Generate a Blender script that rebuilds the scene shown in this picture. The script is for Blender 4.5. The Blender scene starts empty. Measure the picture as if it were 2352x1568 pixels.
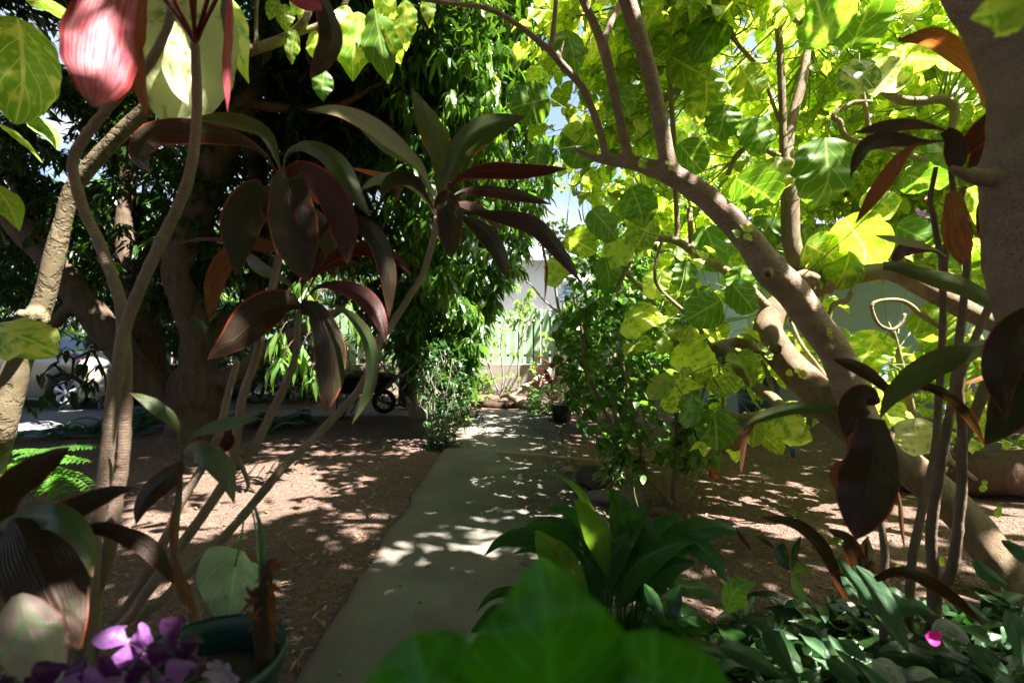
import bpy, math, random
import numpy as np
from mathutils import Vector, noise as mn

random.seed(7); rng = np.random.default_rng(7)
scene = bpy.context.scene
R = math.radians
# ---------------------------------------------------------------- camera, sky, sun, exposure
LENS = 17.0; H = 1.2; W2 = 1176.0; H2 = 784.0
F = LENS/36.0*2352.0
cam = bpy.data.cameras.new('camera'); camo = bpy.data.objects.new('camera', cam)
scene.collection.objects.link(camo); scene.camera = camo
camo.location = (0, 0, H); camo.rotation_euler = (R(90), 0, 0)
cam.lens = LENS; cam.sensor_width = 36; cam.clip_end = 2000; cam.clip_start = 0.02
cam.dof.use_dof = True; cam.dof.focus_distance = 4.5; cam.dof.aperture_fstop = 2.8
SUN_EL = 60.0; SUN_AZ = 115.0        # azimuth measured from +Y towards +X
world = bpy.data.worlds.new('World'); scene.world = world; world.use_nodes = True
wn = world.node_tree.nodes; wl = world.node_tree.links
sky = wn.new('ShaderNodeTexSky'); sky.sky_type = 'NISHITA'; sky.sun_disc = False
sky.sun_elevation = R(SUN_EL); sky.sun_rotation = R(SUN_AZ); sky.air_density = 1.0; sky.dust_density = 4.0
tcw = wn.new('ShaderNodeTexCoord'); nzw = wn.new('ShaderNodeTexNoise'); nzw.inputs['Scale'].default_value = 3.0; nzw.inputs['Detail'].default_value = 7
mpw = wn.new('ShaderNodeMapping'); mpw.inputs['Scale'].default_value = (1, 1, 2.2); wl.new(tcw.outputs['Generated'], mpw.inputs[0]); wl.new(mpw.outputs[0], nzw.inputs['Vector'])
crw = wn.new('ShaderNodeMapRange'); crw.inputs[1].default_value = .40; crw.inputs[2].default_value = .58; wl.new(nzw.outputs[0], crw.inputs[0])   # white clouds low in the sky
spw = wn.new('ShaderNodeSeparateXYZ'); wl.new(tcw.outputs['Generated'], spw.inputs[0]); lww = wn.new('ShaderNodeMapRange'); lww.inputs[1].default_value = .55; lww.inputs[2].default_value = .30; wl.new(spw.outputs[2], lww.inputs[0])
muw = wn.new('ShaderNodeMath'); muw.operation = 'MULTIPLY'; wl.new(crw.outputs[0], muw.inputs[0]); wl.new(lww.outputs[0], muw.inputs[1])
mxw = wn.new('ShaderNodeMixRGB'); wl.new(muw.outputs[0], mxw.inputs[0]); wl.new(sky.outputs[0], mxw.inputs[1]); mxw.inputs[2].default_value = (2.7, 2.85, 3.1, 1)
wl.new(mxw.outputs[0], wn['Background'].inputs[0]); wn['Background'].inputs[1].default_value = 0.05
sd = Vector((math.sin(R(SUN_AZ))*math.cos(R(SUN_EL)), math.cos(R(SUN_AZ))*math.cos(R(SUN_EL)), math.sin(R(SUN_EL))))
sl = bpy.data.lights.new('sun', 'SUN'); sl.energy = 5.0; sl.angle = R(0.55); sl.color = (1.0, .93, .82)
so = bpy.data.objects.new('sun', sl); scene.collection.objects.link(so)
so.rotation_euler = (-sd).to_track_quat('-Z', 'Y').to_euler()
scene.view_settings.view_transform = 'Standard'; scene.view_settings.look = 'None'
scene.view_settings.exposure = 2.95; scene.view_settings.gamma = 1
scene.render.resolution_x = 1024; scene.render.resolution_y = 682
scene.cycles.max_bounces = 10; scene.cycles.transmission_bounces = 6; scene.cycles.diffuse_bounces = 5

def P(x, y, d): return np.array((d*(x-W2)/F, d, H-d*(y-H2)/F))
def G(x, d, z=0.0): return np.array((d*(x-W2)/F, d, z))            # on the ground below picture column x
def toV(p): return (W2+F*p[..., 0]/p[..., 1], H2-F*(p[..., 2]-H)/p[..., 1])
def unit(v): return v/np.maximum(np.linalg.norm(v, axis=-1, keepdims=True), 1e-9)

# ---------------------------------------------------------------- objects
ORI = {}
def tagset(o, label=None, cat=None, group=None, kind=None):
    if label: o['label'] = label
    if cat: o['category'] = cat
    if group: o['group'] = group
    if kind: o['kind'] = kind
    return o
def thing(name, loc, label, cat, group=None):
    o = bpy.data.objects.new(name, None); scene.collection.objects.link(o)
    o.location = tuple(float(c) for c in loc); o.empty_display_size = .05
    ORI[o.name] = np.array(loc, float)
    return tagset(o, label, cat, group)
def copy_tree(root, loc, label):
    r = root.copy(); scene.collection.objects.link(r); r.location = tuple(float(c) for c in loc); r['label'] = label
    for ch in [c for c in scene.objects if c.parent == root]:
        c = ch.copy(); scene.collection.objects.link(c); c.parent = r
    return r

class MB:
    def __init__(s): s.V=[]; s.F=[]; s.U=[]; s.R=[]; s.M=[]; s.n=0
    def add(s, V, Fa, UV=None, rnd=0.5, mat=0):
        V = np.asarray(V, float).reshape(-1, 3); Fa = np.asarray(Fa, int).reshape(-1, 4)
        s.V.append(V); s.F.append(Fa+s.n)
        s.U.append(np.zeros((len(V), 2)) if UV is None else np.asarray(UV, float).reshape(-1, 2))
        s.R.append(np.full(len(V), rnd) if np.isscalar(rnd) else np.asarray(rnd, float))
        s.M.append(np.full(len(Fa), mat, int)); s.n += len(V)
    def build(s, name, mats, parent=None, smooth=True):
        V=np.concatenate(s.V); Fa=np.concatenate(s.F); U=np.concatenate(s.U); Rn=np.concatenate(s.R); M=np.concatenate(s.M)
        org = ORI.get(parent.name, np.zeros(3)) if parent else np.zeros(3)
        if parent is None:
            org = np.array((V[:,0].mean(), V[:,1].mean(), V[:,2].min())) if not name in SETTING else np.zeros(3)
        V = V-org
        me = bpy.data.meshes.new(name)
        me.vertices.add(len(V)); me.vertices.foreach_set('co', V.astype(np.float32).ravel())
        me.loops.add(Fa.size); me.loops.foreach_set('vertex_index', Fa.astype(np.int32).ravel())
        me.polygons.add(len(Fa)); me.polygons.foreach_set('loop_start', np.arange(0, Fa.size, 4, dtype=np.int32))
        me.polygons.foreach_set('loop_total', np.full(len(Fa), 4, dtype=np.int32))
        me.polygons.foreach_set('material_index', M.astype(np.int32))
        me.polygons.foreach_set('use_smooth', np.full(len(Fa), smooth))
        uv = me.uv_layers.new(name='UVMap'); uv.data.foreach_set('uv', U[Fa.ravel()].astype(np.float32).ravel())
        at = me.attributes.new('rnd', 'FLOAT', 'POINT'); at.data.foreach_set('value', Rn.astype(np.float32))
        me.update(calc_edges=True); me.validate()
        for m in (mats if isinstance(mats, (list, tuple)) else [mats]): me.materials.append(m)
        o = bpy.data.objects.new(name, me); scene.collection.objects.link(o)
        if parent: o.parent = parent; ORI[o.name] = org
        else: o.location = tuple(org); ORI[o.name] = org
        return o
SETTING = ('ground', 'path', 'driveway', 'leaf_litter', 'pebbles')

def spline(pts, n):
    """Catmull-Rom through rows of pts (any width), n samples."""
    p = np.asarray(pts, float)
    if len(p) == 2: t = np.linspace(0, 1, n)[:, None]; return p[0]*(1-t)+p[1]*t
    q = np.vstack([2*p[0]-p[1], p, 2*p[-1]-p[-2]])
    seg = np.linalg.norm(np.diff(p[:, :3], axis=0), axis=1); cum = np.concatenate([[0], np.cumsum(seg)])
    s = np.linspace(0, cum[-1], n); i = np.clip(np.searchsorted(cum, s, 'right')-1, 0, len(p)-2)
    t = ((s-cum[i])/np.maximum(seg[i], 1e-9))[:, None]
    a, b, c, d = q[i], q[i+1], q[i+2], q[i+3]
    return .5*((2*b)+(-a+c)*t+(2*a-5*b+4*c-d)*t*t+(-a+3*b-3*c+d)*t**3)

def frames(c):
    t = unit(np.gradient(c, axis=0)); n = np.zeros_like(t)
    a = np.array((0, 0, 1.)) if abs(t[0][2]) < .9 else np.array((0, 1., 0))
    n[0] = unit(a-t[0]*a.dot(t[0]))
    for i in range(1, len(c)):
        v = n[i-1]-t[i]*n[i-1].dot(t[i]); n[i] = v/max(np.linalg.norm(v), 1e-9)
    return t, n, np.cross(t, n)

def tube(mb, pts, seg=12, step=None, n=None, rough=0.0, cap=True, mat=0, rings=0, rnd=.5, freq=9.):
    """pts rows (x,y,z,r)"""
    p = np.asarray(pts, float)
    L = np.linalg.norm(np.diff(p[:, :3], axis=0), axis=1).sum()
    if n is None: n = max(3, int(L/(step or max(p[:, 3].mean()*.8, .004)))+1)
    s = spline(p, n); c = s[:, :3]; r = np.maximum(s[:, 3], 1e-4)
    t, a, b = frames(c); th = np.linspace(0, 2*np.pi, seg+1)
    ln = np.concatenate([[0], np.cumsum(np.linalg.norm(np.diff(c, axis=0), axis=1))])
    rr = np.repeat(r[:, None], seg+1, 1)
    if rough:
        for i in range(n):
            for j in range(seg):
                q = c[i]+(a[i]*math.cos(th[j])+b[i]*math.sin(th[j]))*r[i]
                rr[i, j] *= 1+rough*mn.noise(Vector(q*freq))+rough*.5*mn.noise(Vector(q*freq*2.7))
            rr[i, seg] = rr[i, 0]
    if rings:
        rr *= (1+.05*np.sin(ln*2*np.pi*rings))[:, None]
    V = c[:, None]+(a[:, None]*np.cos(th)[None, :, None]+b[:, None]*np.sin(th)[None, :, None])*rr[..., None]
    UV = np.stack(np.broadcast_arrays((th/2/np.pi)[None, :], ln[:, None]), -1)
    if cap:
        e0 = np.repeat((c[0]-t[0]*r[0]*.3)[None, None], seg+1, 1)+(V[0:1]-c[0])*.02; e1 = np.repeat((c[-1]+t[-1]*r[-1]*.3)[None, None], seg+1, 1)+(V[-1:]-c[-1])*.02
        V = np.concatenate([e0, V, e1]); UV = np.concatenate([UV[:1], UV, UV[-1:]])
    m = len(V); i, j = np.meshgrid(np.arange(m-1), np.arange(seg), indexing='ij')
    k = i*(seg+1)+j; Fa = np.stack([k, k+1, k+seg+2, k+seg+1], -1).reshape(-1, 4)
    mb.add(V, Fa, UV, rnd, mat)

PROF = {
 'cord': [(0,.10),(.12,.09),(.22,.22),(.38,.72),(.55,1),(.72,.9),(.88,.5),(1,.03)],
 'strap': [(0,.45),(.2,.7),(.5,1),(.75,.85),(.92,.4),(1,.03)],
 'lance': [(0,.12),(.15,.6),(.4,1),(.65,.85),(.85,.42),(1,.03)],
 'ovate': [(0,.15),(.1,.6),(.28,.97),(.45,1),(.65,.82),(.85,.42),(1,.03)],
 'round': [(0,.30),(.05,.62),(.12,.84),(.25,1),(.5,1.03),(.7,.93),(.83,.75),(.92,.52),(.97,.32),(1,.06)],
 'heart': [(0,.5),(.06,.85),(.2,1),(.4,.98),(.65,.72),(.85,.35),(1,.03)],
 'clover': [(0,.04),(.25,.36),(.55,.78),(.78,1),(.92,.92),(1,.5)],
 'paddle': [(0,.1),(.12,.45),(.35,.85),(.6,1),(.8,.85),(.93,.5),(1,.08)],
}
def prof(kind, t):
    a = np.array(PROF[kind]); x = np.linspace(0, 1, 60); y = np.interp(x, a[:, 0], a[:, 1])
    k = np.ones(5)/5; ys = np.convolve(np.pad(y, 2, 'edge'), k, 'valid'); ys[0] = y[0]; ys[-1] = y[-1]
    return np.interp(t, x, ys)
def blade(mb, pts, w, roll=0, kind='cord', fold=.12, wave=.05, n=22, nc=6, mat=0, rnd=None, view=None, scal=0.0):
    """pts: rows xyz midrib; w full width in metres; roll turns the blade about its midrib."""
    c = spline(pts, n); t = unit(np.gradient(c, axis=0))
    vd = unit(c-np.array((0, 0, H))) if view is None else np.repeat(np.array(view, float)[None], n, 0)
    s0 = unit(np.cross(t, vd)); n0 = np.cross(s0, t)
    for i in range(1, n):
        if s0[i].dot(s0[i-1]) < 0: s0[i] *= -1; n0[i] *= -1
    rl = np.radians(np.linspace(roll, roll*1.15, n) if np.isscalar(roll) else np.interp(np.linspace(0,1,n), np.linspace(0,1,len(roll)), roll))[:, None]
    s = s0*np.cos(rl)+n0*np.sin(rl); nn = np.cross(s, t)
    tt = np.linspace(0, 1, n); pw = prof(kind, tt)*w/2; ph = random.random()*9
    if rnd is None: rnd = random.random()
    if kind in ('round', 'ovate', 'heart') and scal: pw = pw*(1+scal*np.sin(tt*n*1.05)*(tt > .08)+scal*.8*np.sin(tt*17+ph))
    us = np.linspace(-1, 1, nc+1)
    V = np.zeros((n, nc+1, 3))
    for j, u in enumerate(us):
        wob = wave*w*(np.sin(tt*13+ph+(u>0)*2)+.6*np.sin(tt*29+ph*2+u))*abs(u)
        V[:, j] = c+s*(u*pw)[:, None]*math.sqrt(1-min(.9, fold)**2*0)+nn*((abs(u)*fold*2*pw)+wob*pw/(w/2))[:, None]
    UV = np.stack(np.broadcast_arrays(((us+1)/2)[None], tt[:, None]), -1)
    i, j = np.meshgrid(np.arange(n-1), np.arange(nc), indexing='ij'); k = i*(nc+1)+j
    mb.add(V, np.stack([k, k+1, k+nc+2, k+nc+1], -1).reshape(-1, 4), UV, rnd, mat)

# places high in the plants that the sun also reaches: (point, radius)
SUNNY = [(P(90,1490,.83),.0),(P(295,1475,.78),.0),(P(410,1500,.8),-.015),(P(1340,1240,1.68),.05),(P(235,110,1.0),.04),
 (P(420,190,1.55),.12),(P(2190,1465,.9),.06),(P(2080,1440,.9),.05),(P(770,262,1.8),.04),(P(282,1060,1.4),.04),(P(100,690,2.2),.10),(P(1830,800,2.85),.09),(P(1655,492,2.5),.04),(P(1110,315,1.85),.035),(P(1900,770,2.6),.05),
 (P(2020,1540,.8),.05),(P(1800,1470,1.),.04),(P(60,1100,2.4),.25),(P(-60,1060,2.4),.2),(P(840,770,1.45),.05),(P(2110,105,1.42),.05),(P(700,700,3.9),.3),(P(660,830,3.9),.3),(P(770,740,4.1),.3),(P(870,100,2.4),.15),(P(800,30,2.4),.2),
 (P(530,790,1.4),.02),(P(460,740,5.7),.02),(P(600,850,5.6),.03),(P(180,1400,.85),.03),(P(1745,1470,1.),.04),(P(2240,290,1.2),.05),(P(1200,60,5.2),.5),(P(1250,1340,.31),.0),(P(200,870,8.3),.22),(P(80,985,6.8),.4),(P(1430,780,3.7),.45),(P(1500,950,3.5),.35),(P(1400,680,6.4),1.0),(P(1050,870,6.0),.5),(P(990,950,5.6),.3),(P(1060,150,5.2),.6),(P(1000,60,5.3),.4),(P(1120,280,5.4),.4)]
_SP = np.array([p for p, r in SUNNY]); _SR = np.array([r for p, r in SUNNY]); _sd = np.array((sd.x, sd.y, sd.z))
def shading_ok(C, A, L):
    K = C+unit(np.asarray(A, float))*np.broadcast_to(L, (len(C),))[:, None]*.5; ok = np.ones(len(C), bool)
    for p, r in zip(_SP, _SR):
        v = K-p; s = v@_sd; d = np.linalg.norm(v-s[:, None]*_sd, axis=1); ok &= ~((s > .45+r) & (d < r+.045) & (np.broadcast_to(L, (len(C),)) > .1))
    return ok
def cloud(mb, C, A, N, L, ratio, kind='lance', nl=4, nc=2, bend=.25, cup=.12, mat=0, jag=0.0):
    """many leaves at once: base points C, growth dir A, normals N, lengths L."""
    C=np.asarray(C); m=len(C)
    if m == 0: return
    A = np.asarray(A, float); N = np.asarray(N, float)
    if m > 20:
        k_ = shading_ok(C, A, L); L = np.broadcast_to(L, (m,))[k_]; ratio = np.broadcast_to(ratio, (m,))[k_]; C = C[k_]; A = A[k_]; N = N[k_]; m = len(C)
    A = unit(np.asarray(A)); S = unit(np.cross(A, N)); N = np.cross(S, A); L = np.broadcast_to(L, (m,)); ratio = np.broadcast_to(ratio, (m,))
    bd = np.broadcast_to(bend, (m,))*rng.uniform(.5, 1.5, m)
    tt = np.linspace(0, 1, nl+1); us = np.linspace(-1, 1, nc+1); pw = prof(kind, tt)
    if jag: pw = pw*(1+jag*np.where(np.arange(nl+1) % 2, 1, -1))
    T, Uu = np.meshgrid(tt, us, indexing='ij'); PW = np.repeat(pw[:, None], nc+1, 1)
    x = (T*L[:, None, None]); y = (Uu*PW)[None]*(L*ratio/2)[:, None, None]
    z = -bd[:, None, None]*L[:, None, None]*(T**2)[None]+cup*np.abs(y)*2
    tw = rng.uniform(-.1, .1, m)[:, None, None]*np.sin(T*7)[None]*L[:, None, None]*np.abs(Uu)[None]
    z = z+tw+(rng.uniform(.0, .09, m)[:, None, None]*L[:, None, None]*np.sin(T*rng.uniform(6, 13, m)[:, None, None]+Uu*2+rng.uniform(0, 6, m)[:, None, None])*(Uu**2)[None] if nc > 2 else 0)
    V = C[:, None, None]+A[:, None, None]*x[..., None]+S[:, None, None]*y[..., None]+N[:, None, None]*z[..., None]
    nv = (nl+1)*(nc+1); i, j = np.meshgrid(np.arange(nl), np.arange(nc), indexing='ij'); k = (i*(nc+1)+j).ravel()
    f0 = np.stack([k, k+1, k+nc+2, k+nc+1], -1); Fa = (f0[None]+(np.arange(m)*nv)[:, None, None]).reshape(-1, 4)
    UV = np.broadcast_to(np.stack([(Uu+1)/2, T], -1)[None], (m, nl+1, nc+1, 2))
    mb.add(V.reshape(-1, 3), Fa, UV.reshape(-1, 2), np.repeat(rng.random(m), nv), mat)

def box(mb, lo, hi, mat=0, bev=0.0):
    x0,y0,z0 = lo; x1,y1,z1 = hi
    V=[(x0,y0,z0),(x1,y0,z0),(x1,y1,z0),(x0,y1,z0),(x0,y0,z1),(x1,y0,z1),(x1,y1,z1),(x0,y1,z1)]
    for f in ([3,2,1,0],[4,5,6,7],[0,1,5,4],[1,2,6,5],[2,3,7,6],[3,0,4,7]):
        q = np.array([V[i] for i in f]); mb.add(q, [[0,1,2,3]], [(0,0),(1,0),(1,1),(0,1)], .5, mat)
def blob(mb, c, r, seed=0, rough=.25, n=10, sq=(1,1,1), mat=0, rnd=.5):
    th = np.linspace(0, 2*np.pi, n*2+1); ph = np.linspace(.001, np.pi-.001, n+1)
    PH, TH = np.meshgrid(ph, th, indexing='ij')
    D = np.stack([np.sin(PH)*np.cos(TH), np.sin(PH)*np.sin(TH), np.cos(PH)], -1)
    k = np.array([[1+rough*mn.noise(Vector(D[i, j % (2*n)]*1.3+np.array((seed*7.1, seed, 0))))+rough*.5*mn.noise(Vector(D[i, j % (2*n)]*3.3+np.array((seed, 0, 5)))) for j in range(2*n+1)] for i in range(n+1)])
    V = np.array(c)+D*k[..., None]*r*np.array(sq)
    i, j = np.meshgrid(np.arange(n), np.arange(2*n), indexing='ij'); q = i*(2*n+1)+j
    mb.add(V, np.stack([q, q+2*n+1, q+2*n+2, q+1], -1).reshape(-1, 4), np.stack([TH/6.28, PH/3.14], -1), rnd, mat)
def lathe(mb, c, prf, seg=28, mat=0):
    th = np.linspace(0, 2*np.pi, seg+1); p = np.array(prf, float)
    V = np.stack([p[:, 0][:, None]*np.cos(th), p[:, 0][:, None]*np.sin(th), np.repeat(p[:, 1][:, None], seg+1, 1)], -1)+np.array(c)
    i, j = np.meshgrid(np.arange(len(p)-1), np.arange(seg), indexing='ij'); q = i*(seg+1)+j
    mb.add(V, np.stack([q, q+1, q+seg+2, q+seg+1], -1).reshape(-1, 4), np.stack(np.broadcast_arrays((th/6.28)[None], p[:, 1][:, None]), -1), .5, mat)

# ---------------------------------------------------------------- materials
class NT:
    def __init__(s, name):
        s.m = bpy.data.materials.new(name); s.m.use_nodes = True; s.t = s.m.node_tree; s.t.nodes.clear()
        s.out = s.t.nodes.new('ShaderNodeOutputMaterial')
    def n(s, typ, ins=None, **kw):
        nd = s.t.nodes.new('ShaderNode'+typ)
        for k, v in kw.items(): setattr(nd, k, v)
        for k, v in (ins or {}).items(): s.set(nd.inputs[k], v)
        return nd
    def set(s, sock, v):
        if isinstance(v, bpy.types.NodeSocket): s.t.links.new(v, sock)
        elif isinstance(v, bpy.types.Node): s.t.links.new(v.outputs[0], sock)
        elif isinstance(v, (tuple, list)) and len(v) == 3 and sock.type == 'RGBA': sock.default_value = (*v, 1)
        else: sock.default_value = v
    def math(s, op, a, b=0.0, clamp=False):
        nd = s.n('Math', operation=op, use_clamp=clamp); s.set(nd.inputs[0], a); s.set(nd.inputs[1], b); return nd.outputs[0]
    def mix(s, f, a, b, blend='MIX'):
        nd = s.n('MixRGB', blend_type=blend); s.set(nd.inputs[0], f); s.set(nd.inputs[1], a); s.set(nd.inputs[2], b); return nd.outputs[0]
    def ramp(s, v, lo, hi):
        nd = s.n('MapRange'); s.set(nd.inputs[0], v); nd.inputs[1].default_value = lo; nd.inputs[2].default_value = hi; nd.clamp = True; return nd.outputs[0]
    def noise(s, vec, scale, detail=4, rough=.55):
        nd = s.n('TexNoise'); s.set(nd.inputs['Vector'], vec); nd.inputs['Scale'].default_value = scale
        nd.inputs['Detail'].default_value = detail; nd.inputs['Roughness'].default_value = rough; return nd.outputs[0]

def leafmat(name, c1, c2=None, vein=None, veinw=.10, N=9, slope=.45, var=0.0, edge=None, edgew=.86, trans=.42, tt=(2.2,2.0,.9), rough=.38, streak=0.0, spot=None, jit=.5, bump=.25, spec=.5):
    q = NT(name); uv = q.n('UVMap', uv_map='UVMap'); sp = q.n('SeparateXYZ', {0: uv}); u, v = sp.outputs[0], sp.outputs[1]
    rn = q.n('Attribute', attribute_name='rnd').outputs['Fac']
    a = q.math('ABSOLUTE', q.math('MULTIPLY_ADD', u, 2.0, )) if False else q.math('ABSOLUTE', q.math('SUBTRACT', q.math('MULTIPLY', u, 2.0), 1.0))
    vec = q.n('CombineXYZ', {0: q.math('ADD', u, q.math('MULTIPLY', rn, 31.0)), 1: q.math('MULTIPLY', v, 1.6 if not streak else .35), 2: q.math('MULTIPLY', rn, 17.0)}).outputs[0]
    lat = q.math('ABSOLUTE', q.math('SUBTRACT', q.math('FRACT', q.math('SUBTRACT', q.math('MULTIPLY', v, float(N)), q.math('MULTIPLY', a, slope*N*.5))), .5))
    vm = q.math('MAXIMUM', q.ramp(lat, veinw, veinw*.3), q.ramp(a, .07, .03))
    col = q.n('RGB').outputs[0]; col.default_value = (*c1, 1)
    ns = q.noise(vec, 4.0 if not streak else 14.0, 5)
    if c2 is not None:
        thr = 1-var
        msk = q.ramp(q.math('ADD', ns, q.math('MULTIPLY', q.math('SUBTRACT', rn, .5), .25)), .5*thr+.17, .5*thr+.33)
        col = q.mix(msk, col, c2)
    else:
        col = q.mix(q.ramp(ns, .3, .75), col, tuple(x*.55 for x in c1))
    if vein is not None: col = q.mix(q.math('MULTIPLY', vm, .75), col, vein)
    if spot is not None: col = q.mix(q.ramp(q.noise(vec, 2.3, 6, .7), .60, .66), col, spot)
    if edge is not None:
        e = q.ramp(q.math('ADD', a, q.math('MULTIPLY', q.math('SUBTRACT', q.noise(vec, 7.0, 3), .5), .35)), edgew, edgew+.07); col = q.mix(e, col, edge)
    if streak:
        tipm = q.ramp(q.math('ADD', v, q.math('MULTIPLY', q.math('SUBTRACT', q.noise(vec, 9.0, 4), .5), .35)), .93, .99); col = q.mix(tipm, col, (.13,.06,.028))
        rib = q.math('SINE', q.math('MULTIPLY', a, 62.0)); col = q.mix(q.math('MULTIPLY', q.ramp(rib, .2, 1.0), .06), col, tuple(min(1, x*2.2+.01) for x in c1)); ns = q.math('ADD', ns, q.math('MULTIPLY', rib, .35))
    hs = q.n('HueSaturation', {'Hue': q.math('ADD', .5, q.math('MULTIPLY', q.math('SUBTRACT', rn, .5), .05*jit)), 'Value': q.math('ADD', 1-.5*jit, q.math('MULTIPLY', q.math('FRACT', q.math('MULTIPLY', rn, 7.3)), jit)), 'Color': col}); col = hs.outputs[0]
    bp = q.n('Bump', {'Strength': bump, 'Distance': .002, 'Height': q.math('ADD', q.math('MULTIPLY', vm, -1.0), q.math('MULTIPLY', ns, .8))})
    pr = q.n('BsdfPrincipled', {'Base Color': col, 'Roughness': rough, 'Normal': bp, 'Specular IOR Level': spec})
    tr = q.n('BsdfTranslucent', {'Color': q.mix(1.0, col, (*[min(4., x) for x in tt],), 'MULTIPLY'), 'Normal': bp})
    mx = q.n('MixShader', {0: trans, 1: pr, 2: tr}); q.t.links.new(mx.outputs[0], q.out.inputs[0]); return q.m

def barkmat(name, c1, c2, spots=None, ring=0.0, scale=6.0, stretch=4.0, rough=.8, bump=.5, uvring=0.0, moss=None):
    q = NT(name); tc = q.n('TexCoord'); ob = tc.outputs['Object']
    mp = q.n('Mapping', {'Vector': ob, 'Scale': (scale, scale, scale/stretch)}).outputs[0]
    n1 = q.noise(mp, 1.0, 8, .65); n2 = q.noise(ob, scale*9, 5, .7); n3 = q.noise(ob, 2.2, 3)
    col = q.mix(q.ramp(n1, .32, .68), c1, c2); col = q.mix(q.math('MULTIPLY', q.ramp(n2, .45, .8), .5), col, tuple(x*.45 for x in c2))
    h = q.math('ADD', q.math('MULTIPLY', n1, 1.2), q.math('MULTIPLY', n2, .5))
    if spots:
        vo = q.n('TexVoronoi', {'Vector': ob, 'Scale': 110.0}); col = q.mix(q.math('MULTIPLY', q.ramp(vo.outputs['Distance'], .32, .2), q.ramp(n3, .35, .6)), col, spots)
    if ring:
        uvn = q.n('UVMap', uv_map='UVMap'); sp = q.n('SeparateXYZ', {0: uvn})
        w = q.math('ADD', q.math('MULTIPLY', sp.outputs[1], ring), q.math('ADD', q.math('MULTIPLY', n3, 2.0), q.math('MULTIPLY', q.noise(ob, 25.0, 2), 1.2)))
        wv = q.math('ABSOLUTE', q.math('SUBTRACT', q.math('FRACT', w), .5)); rm = q.ramp(wv, .14, .03)
        col = q.mix(q.math('MULTIPLY', rm, .5), col, tuple(x*.4 for x in c2)); h = q.math('SUBTRACT', h, q.math('MULTIPLY', rm, 1.1))
    if moss: col = q.mix(q.math('MULTIPLY', q.ramp(q.noise(ob, 5.0, 5), .5, .7), .7), col, moss)
    bp = q.n('Bump', {'Strength': bump, 'Distance': .016, 'Height': h})
    pr = q.n('BsdfPrincipled', {'Base Color': col, 'Roughness': rough, 'Normal': bp, 'Specular IOR Level': .25})
    q.t.links.new(pr.outputs[0], q.out.inputs[0]); return q.m
def plain(name, c, rough=.6, metal=0.0, c2=None, scale=8.0, bump=.15, spec=.5, coat=0.0, trans=0.0):
    q = NT(name); ob = q.n('TexCoord').outputs['Object']; n1 = q.noise(ob, scale, 6, .6)
    col = q.mix(q.ramp(n1, .35, .7), c, c2 or tuple(x*.7 for x in c)); bp = q.n('Bump', {'Strength': bump, 'Distance': .005, 'Height': q.noise(ob, scale*6, 4)})
    pr = q.n('BsdfPrincipled', {'Base Color': col, 'Roughness': rough, 'Metallic': metal, 'Normal': bp, 'Specular IOR Level': spec, 'Coat Weight': coat, 'Transmission Weight': trans})
    q.t.links.new(pr.outputs[0], q.out.inputs[0]); return q.m
def soilmat():
    q = NT('soil'); ob = q.n('TexCoord').outputs['Object']
    n1 = q.noise(ob, 1.3, 6); n2 = q.noise(ob, 26.0, 8, .7); vo = q.n('TexVoronoi', {'Vector': ob, 'Scale': 75.0}); v2 = q.n('TexVoronoi', {'Vector': ob, 'Scale': 28.0})
    col = q.mix(q.ramp(n1, .3, .7), (.195,.130,.108), (.120,.080,.064)); col = q.mix(q.ramp(n2, .42, .72), col, (.065,.042,.032))
    col = q.mix(q.math('MULTIPLY', q.ramp(vo.outputs['Distance'], .28, .12), q.ramp(vo.outputs['Color'], .55, .75)), col, (.30,.23,.18))
    h = q.math('ADD', q.math('MULTIPLY', n2, 1.8), q.math('ADD', q.ramp(vo.outputs['Distance'], .5, .1), q.math('MULTIPLY', q.ramp(v2.outputs['Distance'], .35, .1), .9)))
    bp = q.n('Bump', {'Strength': .9, 'Distance': .012, 'Height': h})
    pr = q.n('BsdfPrincipled', {'Base Color': col, 'Roughness': .95, 'Normal': bp, 'Specular IOR Level': .15}); q.t.links.new(pr.outputs[0], q.out.inputs[0]); return q.m
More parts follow.
